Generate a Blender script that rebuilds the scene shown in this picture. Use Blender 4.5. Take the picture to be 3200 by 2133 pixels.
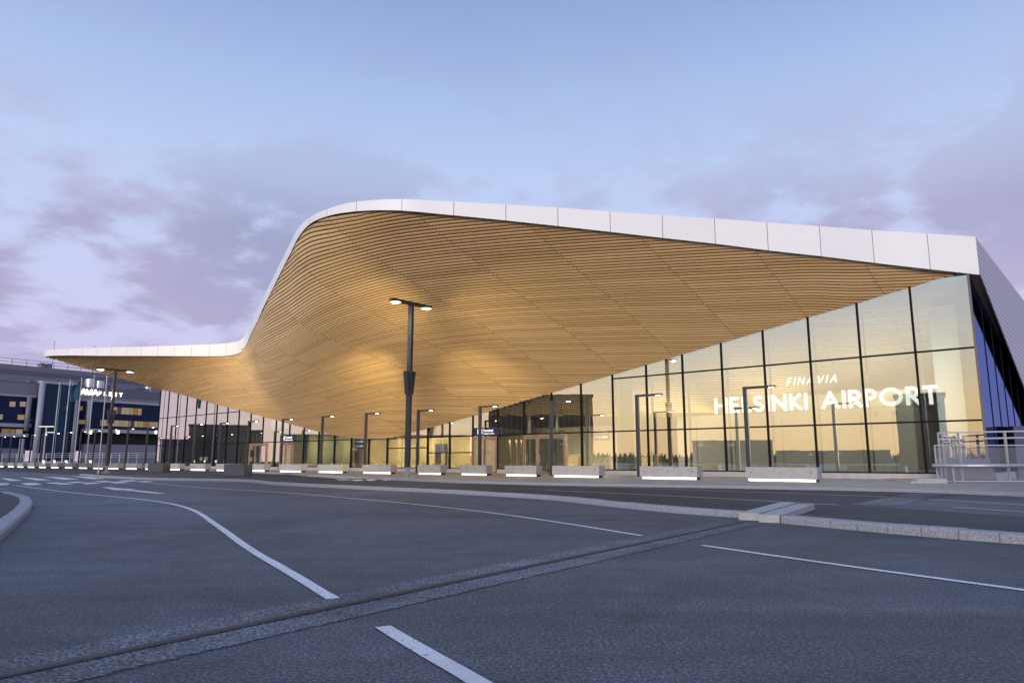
import bpy, bmesh, math, random
import numpy as np
from mathutils import Vector, Matrix
R = math.radians
S = bpy.context.scene
for o in list(bpy.data.objects): bpy.data.objects.remove(o)
# ------------------------------------------------------------------ camera
CF, CPITCH, CH = 2240.0, 0.1644, 1.1
cam_d = bpy.data.cameras.new("camera"); cam = bpy.data.objects.new("camera", cam_d)
S.collection.objects.link(cam); S.camera = cam
cam.location = (0, 0, CH); cam.rotation_euler = (math.pi/2 + CPITCH, 0, 0)
cam_d.sensor_width = 36; cam_d.lens = CF/3200*36; cam_d.clip_start = .1; cam_d.clip_end = 3000
# ------------------------------------------------------------------ view
S.view_settings.view_transform = 'Standard'; S.view_settings.look = 'None'
S.view_settings.exposure = 0.08; S.view_settings.gamma = 1.0
S.cycles.max_bounces = 7; S.cycles.diffuse_bounces = 3; S.cycles.glossy_bounces = 4
S.cycles.transparent_max_bounces = 12; S.cycles.transmission_bounces = 4
S.cycles.caustics_reflective = False; S.cycles.caustics_refractive = False
S.cycles.sample_clamp_indirect = 4.0; S.cycles.use_denoising = True
# ------------------------------------------------------------------ node helper
class NT:
    def __init__(s, tree): s.t = tree; s.n = tree.nodes; s.l = tree.links
    def new(s, typ, **kw):
        nd = s.n.new(typ)
        for k, v in kw.items():
            if k.startswith('i_'):
                key = k[2:]; key = int(key) if key.isdigit() else key.replace('_', ' ')
                s.put(nd, key, v)
            else: setattr(nd, k, v)
        return nd
    def put(s, nd, key, v):
        sock = nd.inputs[key]
        if isinstance(v, bpy.types.NodeSocket): s.l.new(v, sock)
        else: sock.default_value = v
    def math(s, op, a, b=None, c=None, clamp=False):
        nd = s.n.new('ShaderNodeMath'); nd.operation = op; nd.use_clamp = clamp
        for i, v in enumerate((a, b, c)):
            if v is not None: s.put(nd, i, v)
        return nd.outputs[0]
    def mix(s, fac, a, b, mode='MIX'):
        nd = s.n.new('ShaderNodeMix'); nd.data_type = 'RGBA'; nd.blend_type = mode
        s.put(nd, 0, fac); s.put(nd, 6, a); s.put(nd, 7, b)
        return nd.outputs[2]
    def ramp(s, fac, stops, interp='LINEAR'):
        nd = s.n.new('ShaderNodeValToRGB'); cr = nd.color_ramp; cr.interpolation = interp
        while len(cr.elements) < len(stops): cr.elements.new(.5)
        for e, (p, c) in zip(cr.elements, stops):
            e.position = p; e.color = (c, c, c, 1) if isinstance(c, (int, float)) else (*c, 1)
        s.put(nd, 0, fac); return nd.outputs[0]
# ------------------------------------------------------------------ world: dusk sky, afterglow behind the camera
SUN_EL, SUN_AZ = R(3.5), math.atan2(-.40, -.917)        # glow lies behind and left of the camera
sun_dir = Vector((math.sin(SUN_AZ)*math.cos(SUN_EL), math.cos(SUN_AZ)*math.cos(SUN_EL), math.sin(SUN_EL)))
CSEED = 23.3
W = bpy.data.worlds.new("World"); S.world = W; W.use_nodes = True
n = NT(W.node_tree); n.n.clear()
tc = n.new('ShaderNodeTexCoord'); D3 = tc.outputs['Generated']
sep = n.new('ShaderNodeSeparateXYZ', i_0=D3)
x_, y_, z_ = sep.outputs
el = n.math('MULTIPLY', n.math('ARCSINE', z_), 180/math.pi)
e01 = n.math('DIVIDE', n.math('MAXIMUM', el, 0.0), 90.0)
front = n.ramp(e01, [(0, (.66, .53, .73)), (.06, (.58, .53, .79)), (.15, (.54, .58, .85)), (.24, (.47, .575, .84)), (.31, (.37, .49, .77)), (.38, (.265, .375, .65)), (1, (.15, .23, .48))])
glow = n.ramp(e01, [(0, (1.12, .74, .33)), (.045, (1.20, .93, .50)), (.09, (.95, .93, .76)), (.14, (.72, .88, 1.0)), (.27, (.62, .76, 1.0)), (.5, (.46, .58, .86)), (1, (.20, .30, .60))])
hn = n.math('SQRT', n.math('ADD', n.math('ADD', n.math('MULTIPLY', x_, x_), n.math('MULTIPLY', y_, y_)), 1e-4))
dt = n.math('DIVIDE', n.math('ADD', n.math('MULTIPLY', x_, -.62), n.math('MULTIPLY', y_, -.78)), hn)
gm = n.new('ShaderNodeMapRange', i_0=dt, i_1=.05, i_2=.90, interpolation_type='SMOOTHSTEP')
sky = n.mix(gm.outputs[0], front, glow)
# cloud banks: a flat layer seen in perspective plus soft tufts
den = n.math('ADD', n.math('MAXIMUM', z_, 0.0), .22)
cu = n.math('DIVIDE', x_, den); cv = n.math('DIVIDE', y_, den)
cvec = n.new('ShaderNodeCombineXYZ', i_0=cu, i_1=cv, i_2=CSEED)
cl = n.new('ShaderNodeTexNoise', i_Vector=cvec.outputs[0], i_Scale=3.6, i_Detail=9.0, i_Roughness=.55, i_Distortion=.2)
cl2 = n.new('ShaderNodeTexNoise', i_Vector=cvec.outputs[0], i_Scale=1.0, i_Detail=2.0, i_Roughness=.5)
cs = n.math('ADD', n.math('MULTIPLY', cl.outputs[0], .62), n.math('MULTIPLY', cl2.outputs[0], .48))
side_w = n.math('MULTIPLY', n.math('ABSOLUTE', n.math('ADD', x_, .08)), .16)      # thicker to either side of the canopy's peak
cs = n.math('ADD', cs, n.math('SUBTRACT', side_w, .02))
cm = n.new('ShaderNodeMapRange', i_0=cs, i_1=.525, i_2=.64, interpolation_type='SMOOTHSTEP').outputs[0]
band = n.ramp(e01, [(0, .25), (.07, .6), (.12, 1), (.19, 1), (.24, .45), (.30, .12), (.5, .0), (1, 0)])
cfac = n.math('MULTIPLY', n.math('MULTIPLY', cm, band), n.math('SUBTRACT', .78, n.math('MULTIPLY', gm.outputs[0], .5)))
ccol = n.mix(gm.outputs[0], n.ramp(cl2.outputs[0], [(.35, (.46, .38, .56)), (.62, (.28, .285, .47))]), (.74, .60, .66, 1))
sky = n.mix(cfac, sky, ccol)
nis = n.new('ShaderNodeTexSky', sky_type='NISHITA', sun_disc=False, sun_elevation=SUN_EL, sun_rotation=SUN_AZ, air_density=1.2, dust_density=1.0)
bg1 = n.new('ShaderNodeBackground', i_Color=sky, i_Strength=1.0)
bg2 = n.new('ShaderNodeBackground', i_Color=nis.outputs[0], i_Strength=.012)
ad = n.new('ShaderNodeAddShader', i_0=bg1.outputs[0], i_1=bg2.outputs[0])
n.new('ShaderNodeOutputWorld', i_Surface=ad.outputs[0])
# ------------------------------------------------------------------ sun: last soft afterglow
sl = bpy.data.lights.new("sun", 'SUN'); sl.energy = 2.15; sl.angle = R(22); sl.color = (1.0, .89, .83)
so = bpy.data.objects.new("sun", sl); S.collection.objects.link(so)
so.rotation_euler = (-sun_dir).to_track_quat('-Z', 'Y').to_euler()
# ------------------------------------------------------------------ materials
MATS = {}
def mat(name, col, rough=.6, metal=0., spec=.5, var=.12, scale=3., bump=0., bscale=40., emit=None, es=1.):
    if name in MATS: return MATS[name]
    m = bpy.data.materials.new(name); m.use_nodes = True; MATS[name] = m
    t = NT(m.node_tree); b = t.n['Principled BSDF']
    tcn = t.new('ShaderNodeTexCoord')
    nz = t.new('ShaderNodeTexNoise', i_Vector=tcn.outputs['Object'], i_Scale=scale, i_Detail=6.0, i_Roughness=.6)
    lo = tuple(c*(1-var) for c in col); hi = tuple(min(1, c*(1+var)) for c in col)
    t.put(b, 'Base Color', t.ramp(nz.outputs[0], [(.3, lo), (.7, hi)]))
    b.inputs['Roughness'].default_value = rough; b.inputs['Metallic'].default_value = metal
    b.inputs['Specular IOR Level'].default_value = spec
    if bump:
        nb = t.new('ShaderNodeTexNoise', i_Vector=tcn.outputs['Object'], i_Scale=bscale, i_Detail=4.0)
        bp = t.new('ShaderNodeBump', i_Strength=bump, i_Distance=.02, i_Height=nb.outputs[0]); t.l.new(bp.outputs[0], b.inputs['Normal'])
    if emit:
        b.inputs['Emission Color'].default_value = (*emit, 1); b.inputs['Emission Strength'].default_value = es
    return m
def emat(name, col, st):
    if name in MATS: return MATS[name]
    m = bpy.data.materials.new(name); m.use_nodes = True; MATS[name] = m
    t = NT(m.node_tree); t.n.clear()
    e = t.new('ShaderNodeEmission', i_Color=(*col, 1), i_Strength=st); t.new('ShaderNodeOutputMaterial', i_Surface=e.outputs[0])
    return m
def glassmat(name, refl, tint, rough=.0, wav=0., rtint=(1, 1, 1)):
    if name in MATS: return MATS[name]
    m = bpy.data.materials.new(name); m.use_nodes = True; MATS[name] = m
    t = NT(m.node_tree); t.n.clear()
    tr = t.new('ShaderNodeBsdfTransparent', i_Color=(*tint, 1)); gl = t.new('ShaderNodeBsdfGlossy', i_Color=(*rtint, 1), i_Roughness=rough)
    fr = t.new('ShaderNodeLayerWeight', i_Blend=.32)
    f = t.math('ADD', t.math('MULTIPLY', fr.outputs['Facing'], .55), refl, clamp=True)
    if wav:
        tcn = t.new('ShaderNodeTexCoord'); nb = t.new('ShaderNodeTexNoise', i_Vector=tcn.outputs['Object'], i_Scale=.7, i_Detail=1.0)
        bp = t.new('ShaderNodeBump', i_Strength=wav, i_Distance=.05, i_Height=nb.outputs[0]); t.l.new(bp.outputs[0], gl.inputs['Normal'])
    mx = t.new('ShaderNodeMixShader', i_0=f, i_1=tr.outputs[0], i_2=gl.outputs[0])
    t.new('ShaderNodeOutputMaterial', i_Surface=mx.outputs[0]); return m
def asphalt(name, base, spark=True, rough=.62, bump=.8):
    m = bpy.data.materials.new(name); m.use_nodes = True; MATS[name] = m
    t = NT(m.node_tree); b = t.n['Principled BSDF']; tcn = t.new('ShaderNodeTexCoord'); v = tcn.outputs['Object']
    big = t.new('ShaderNodeTexNoise', i_Vector=v, i_Scale=.16, i_Detail=7.0, i_Roughness=.62, i_Distortion=.6)
    mid = t.new('ShaderNodeTexNoise', i_Vector=v, i_Scale=2.2, i_Detail=9.0, i_Roughness=.72)
    fine = t.new('ShaderNodeTexNoise', i_Vector=v, i_Scale=42.0, i_Detail=5.0, i_Roughness=.8)
    mp2 = t.new('ShaderNodeMapping', i_Vector=v, i_Rotation=(0, 0, .35), i_Scale=(.12, 1.6, 1)); tyre = t.new('ShaderNodeTexNoise', i_Vector=mp2.outputs[0], i_Scale=1.0, i_Detail=5.0, i_Roughness=.55)
    f1 = t.ramp(big.outputs[0], [(.34, .52), (.5, 1.0), (.66, 1.38)]); f2 = t.ramp(mid.outputs[0], [(.3, .70), (.7, 1.28)]); f3 = t.ramp(fine.outputs[0], [(.38, .12), (.5, .85), (.63, 2.5)]); f4 = t.ramp(tyre.outputs[0], [(.36, .86), (.62, 1.10)])
    c = t.mix(1.0, (*base, 1), f1, 'MULTIPLY'); c = t.mix(1.0, c, f2, 'MULTIPLY'); c = t.mix(1.0, c, f3, 'MULTIPLY'); c = t.mix(1.0, c, f4, 'MULTIPLY')
    vs_ = t.new('ShaderNodeTexVoronoi', i_Vector=v, i_Scale=.42, i_Randomness=1.0); wob = t.math('ADD', vs_.outputs['Distance'], t.math('MULTIPLY', t.math('SUBTRACT', mid.outputs[0], .5), .25))
    c = t.mix(1.0, c, t.ramp(wob, [(.05, .55), (.17, 1.0)]), 'MULTIPLY')
    if spark:
        vo = t.new('ShaderNodeTexVoronoi', i_Vector=v, i_Scale=26.0); vr = t.math('LESS_THAN', vo.outputs['Distance'], .11)
        sx = t.new('ShaderNodeSeparateColor', i_Color=vo.outputs['Color']); sm = t.math('MULTIPLY', vr, t.math('GREATER_THAN', sx.outputs[0], .90))
        c = t.mix(sm, c, (.75, .75, .78, 1))
    t.put(b, 'Base Color', c); b.inputs['Roughness'].default_value = rough; b.inputs['Specular IOR Level'].default_value = .5
    h = t.math('ADD', t.math('MULTIPLY', fine.outputs[0], .7), t.math('MULTIPLY', mid.outputs[0], .5))
    bp = t.new('ShaderNodeBump', i_Strength=bump, i_Distance=.012, i_Height=h); t.l.new(bp.outputs[0], b.inputs['Normal'])
    return m
M_ASPH = asphalt('asphalt', (.080, .090, .115)); M_ASPH2 = asphalt('asphalt_new', (.032, .036, .048), False, .7)
M_JOINT = asphalt('asphalt_rough', (.15, .16, .19), False, .8, 1.0)
M_GROOVE = mat('rubber', (.016, .017, .022), .5)
def paintmat():
    m = bpy.data.materials.new('road_paint'); m.use_nodes = True; t = NT(m.node_tree); b = t.n['Principled BSDF']; o = t.n['Material Output']; tcn = t.new('ShaderNodeTexCoord'); v = tcn.outputs['Object']
    a = t.new('ShaderNodeTexNoise', i_Vector=v, i_Scale=38.0, i_Detail=6.0, i_Roughness=.75); l = t.new('ShaderNodeTexNoise', i_Vector=v, i_Scale=1.4, i_Detail=4.0)
    t.put(b, 'Base Color', t.mix(t.ramp(l.outputs[0], [(.35, 0), (.65, 1)]), (.66, .66, .70, 1), (.86, .86, .89, 1))); b.inputs['Roughness'].default_value = .55
    w = t.math('GREATER_THAN', t.math('ADD', a.outputs[0], t.math('MULTIPLY', l.outputs[0], .30)), .755)
    tr = t.new('ShaderNodeBsdfTransparent'); mx = t.new('ShaderNodeMixShader', i_0=w, i_1=b.outputs[0], i_2=tr.outputs[0]); t.l.new(mx.outputs[0], o.inputs[0]); return m
M_PAINT = paintmat()
M_GRAN = mat('granite', (.32, .33, .375), .75, var=.6, scale=55, bump=.5, bscale=90)
M_CONC = mat('concrete', (.40, .385, .37), .75, var=.16, scale=5, bump=.25, bscale=60)
M_CONC2 = mat('cast_concrete', (.43, .42, .42), .7, var=.12, scale=4, bump=.15, bscale=70)
M_WHITE = mat('white_panel', (.86, .84, .86), .38, var=.015, scale=.4)
M_DARK = mat('dark_steel', (.045, .047, .055), .42, metal=.2, var=.1, scale=5)
M_BLACK = mat('black_gap', (.010, .009, .009), .8)
M_GALV = mat('galvanised', (.45, .46, .50), .42, metal=.75, var=.18, scale=9)
M_RAILW = mat('white_rail', (.46, .46, .50), .4, metal=.2, var=.08)
M_PLINTH = mat('plinth', (.50, .46, .47), .5, var=.08)
M_MULL = mat('mullion', (.010, .010, .012), .75, spec=.15)
M_COPPER = mat('bronze_frame', (.42, .27, .20), .4, metal=.5, var=.08)
M_IWALL = mat('interior_plaster', (.72, .64, .50), .7, var=.04, scale=1)
M_IWALL2 = mat('interior_white', (.78, .76, .72), .7, var=.03, scale=1)
M_IFLOOR = mat('interior_floor', (.40, .36, .30), .25, var=.1, scale=2)
M_IWOOD = mat('interior_wood', (.42, .27, .14), .6, var=.12, scale=3)
M_LED = emat('led_strip', (1.0, .94, .80), 4.0)
M_LAMP = emat('lamp_glow', (1.0, .88, .60), 60.0)
M_SIGN = emat('sign_white', (1.0, .98, .97), 2.8)
M_NAVY = mat('navy_panel', (.018, .022, .085), .4)
M_GLASS = glassmat('facade_glass', .48, (.50, .56, .51), .0, .02)
M_GLASSB = glassmat('blue_glass', .5, (.20, .26, .6), .01, .015, (.20, .28, .58))
# planed timber with fine grain and butt joints (uv: metres across, slat index)
def wood():
    m = bpy.data.materials.new('soffit_timber'); m.use_nodes = True
    t = NT(m.node_tree); b = t.n['Principled BSDF']; uv = t.new('ShaderNodeUVMap', uv_map='UVMap')
    sp = t.new('ShaderNodeSeparateXYZ', i_0=uv.outputs[0]); k = t.math('ROUND', sp.outputs[1])
    wn = t.new('ShaderNodeTexWhiteNoise', noise_dimensions='1D', i_W=k)
    cell = t.math('DIVIDE', t.math('SUBTRACT', sp.outputs[0], t.math('MULTIPLY', k, .19)), 4.8)
    fl = t.math('FLOOR', cell); fr = t.math('SUBTRACT', cell, fl)
    wb = t.new('ShaderNodeTexWhiteNoise', noise_dimensions='2D', i_Vector=t.new('ShaderNodeCombineXYZ', i_0=fl, i_1=k).outputs[0])
    tcn = t.new('ShaderNodeTexCoord'); mp = t.new('ShaderNodeMapping', i_Vector=tcn.outputs['Object'], i_Scale=(.6, 3.0, 3.0))
    g = t.new('ShaderNodeTexNoise', i_Vector=mp.outputs[0], i_Scale=4.0, i_Detail=5.0)
    f = t.math('ADD', t.math('MULTIPLY', wb.outputs[0], .55), t.math('MULTIPLY', g.outputs[0], .5))
    c = t.ramp(f, [(.1, (.64, .415, .185)), (.9, (.92, .64, .335))])
    j = t.math('LESS_THAN', fr, .006); c = t.mix(j, c, (.26, .165, .085, 1))
    t.put(b, 'Base Color', c); b.inputs['Roughness'].default_value = .55; b.inputs['Specular IOR Level'].default_value = .35
    return m
M_WOOD = wood()
M_SLAT_SHADE = mat('slat_side_shade', (.035, .022, .012), .9)  # near-black slat sides: the shade inside the gaps, put into the colour
# ------------------------------------------------------------------ mesh helpers
class MB:
    def __init__(s): s.v = []; s.f = []; s.uv = None
    def add(s, vs, fs):
        o = len(s.v); s.v += [tuple(map(float, p)) for p in vs]; s.f += [tuple(i+o for i in f) for f in fs]; return s
    def box(s, c, sz, rz=0., rx=0., ry=0., taper=1.):
        hx, hy, hz = sz[0]/2, sz[1]/2, sz[2]/2
        M = Matrix.Rotation(rz, 3, 'Z') @ Matrix.Rotation(ry, 3, 'Y') @ Matrix.Rotation(rx, 3, 'X')
        vs = []
        for zz, k in ((-hz, 1.), (hz, taper)):
            for xx, yy in ((-hx, -hy), (hx, -hy), (hx, hy), (-hx, hy)): vs.append(Vector(c)+M @ Vector((xx*k, yy*k, zz)))
        return s.add(vs, [(3, 2, 1, 0), (4, 5, 6, 7), (0, 1, 5, 4), (1, 2, 6, 5), (2, 3, 7, 6), (3, 0, 4, 7)])
    def bar(s, a, b, w, h=None, up=(0, 0, 1)):
        h = h or w; a = Vector(a); b = Vector(b); d = (b-a).normalized(); u = Vector(up)
        if abs(d.dot(u)) > .98: u = Vector((1, 0, 0)) if abs(d.x) < .9 else Vector((0, 1, 0))
        r = d.cross(u).normalized(); u = r.cross(d)
        vs = [p+r*(i*w/2)+u*(j*h/2) for p in (a, b) for i, j in ((-1, -1), (1, -1), (1, 1), (-1, 1))]
        return s.add(vs, [(3, 2, 1, 0), (4, 5, 6, 7), (0, 1, 5, 4), (1, 2, 6, 5), (2, 3, 7, 6), (3, 0, 4, 7)])
    def cyl(s, a, b, r0, r1=None, seg=12):
        r1 = r0 if r1 is None else r1; a = Vector(a); b = Vector(b); d = (b-a).normalized()
        u = Vector((1, 0, 0)) if abs(d.x) < .9 else Vector((0, 1, 0)); r = d.cross(u).normalized(); u = r.cross(d)
        vs = [p+(r*math.cos(t)+u*math.sin(t))*q for p, q in ((a, r0), (b, r1)) for t in [2*math.pi*i/seg for i in range(seg)]]
        fs = [(i, (i+1) % seg, seg+(i+1) % seg, seg+i) for i in range(seg)]+[tuple(reversed(range(seg))), tuple(range(seg, 2*seg))]
        return s.add(vs, fs)
    def prism(s, poly, z0, z1, top_only=False):
        m = len(poly); vs = [(p[0], p[1], z0) for p in poly]+[(p[0], p[1], z1) for p in poly]
        if top_only: return s.add([(p[0], p[1], z1) for p in poly], [tuple(range(m))])
        return s.add(vs, [tuple(range(m, 2*m)), tuple(reversed(range(m)))]+[(i, (i+1) % m, m+(i+1) % m, m+i) for i in range(m)])
    def strip(s, L, Rr):
        m = len(L); return s.add(list(L)+list(Rr), [(i, i+1, m+i+1, m+i) for i in range(m-1)])
    def build(s, name, m, parent=None, smooth=False, m2=None, fi=None):
        me = bpy.data.meshes.new(name); me.from_pydata(s.v, [], s.f); me.materials.append(m)
        if m2: me.materials.append(m2); me.polygons.foreach_set('material_index', np.array(fi, np.int32))
        if s.uv: 
            ul = me.uv_layers.new(name='UVMap'); vi = np.empty(len(me.loops), np.int32); me.loops.foreach_get('vertex_index', vi)
            ul.data.foreach_set('uv', np.array(s.uv, np.float32)[vi].ravel())
        bm = bmesh.new(); bm.from_mesh(me); bmesh.ops.recalc_face_normals(bm, faces=bm.faces); bm.to_mesh(me); bm.free()
        if smooth: me.shade_smooth()
        o = bpy.data.objects.new(name, me); S.collection.objects.link(o)
        if parent: o.parent = parent
        return o
def tag(o, label=None, cat=None, group=None, kind=None):
    if label: o['label'] = label
    if cat: o['category'] = cat
    if group: o['group'] = group
    if kind: o['kind'] = kind
    return o
def empty(name, loc=(0, 0, 0), rz=0.):
    o = bpy.data.objects.new(name, None); o.empty_display_size = .3; o.location = loc; o.rotation_euler = (0, 0, rz); S.collection.objects.link(o); return o
def copy_tree(o, parent=None):
    c = o.copy(); S.collection.objects.link(c); c.parent = parent
    for ch in list(o.children): copy_tree(ch, c)
    return c
def struct(o): return tag(o, kind='structure')
# ------------------------------------------------------------------ image pixels cast along camera rays to the ground, a wall or a depth
cP, sP = math.cos(CPITCH), math.sin(CPITCH)
def ray(x, y):
    a = (x-1600)/CF; b = (1066.5-y)/CF; return Vector((a, cP-b*sP, sP+b*cP))
def G(x, y, z=0.):
    y = y+8*((x-1600)/1600)**2; d = ray(x, y); t = (z-CH)/d.z; return Vector((d.x*t, d.y*t, z))
def atY(x, y, Y):
    d = ray(x, y); t = Y/d.y; return Vector((d.x*t, Y, CH+d.z*t))
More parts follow.
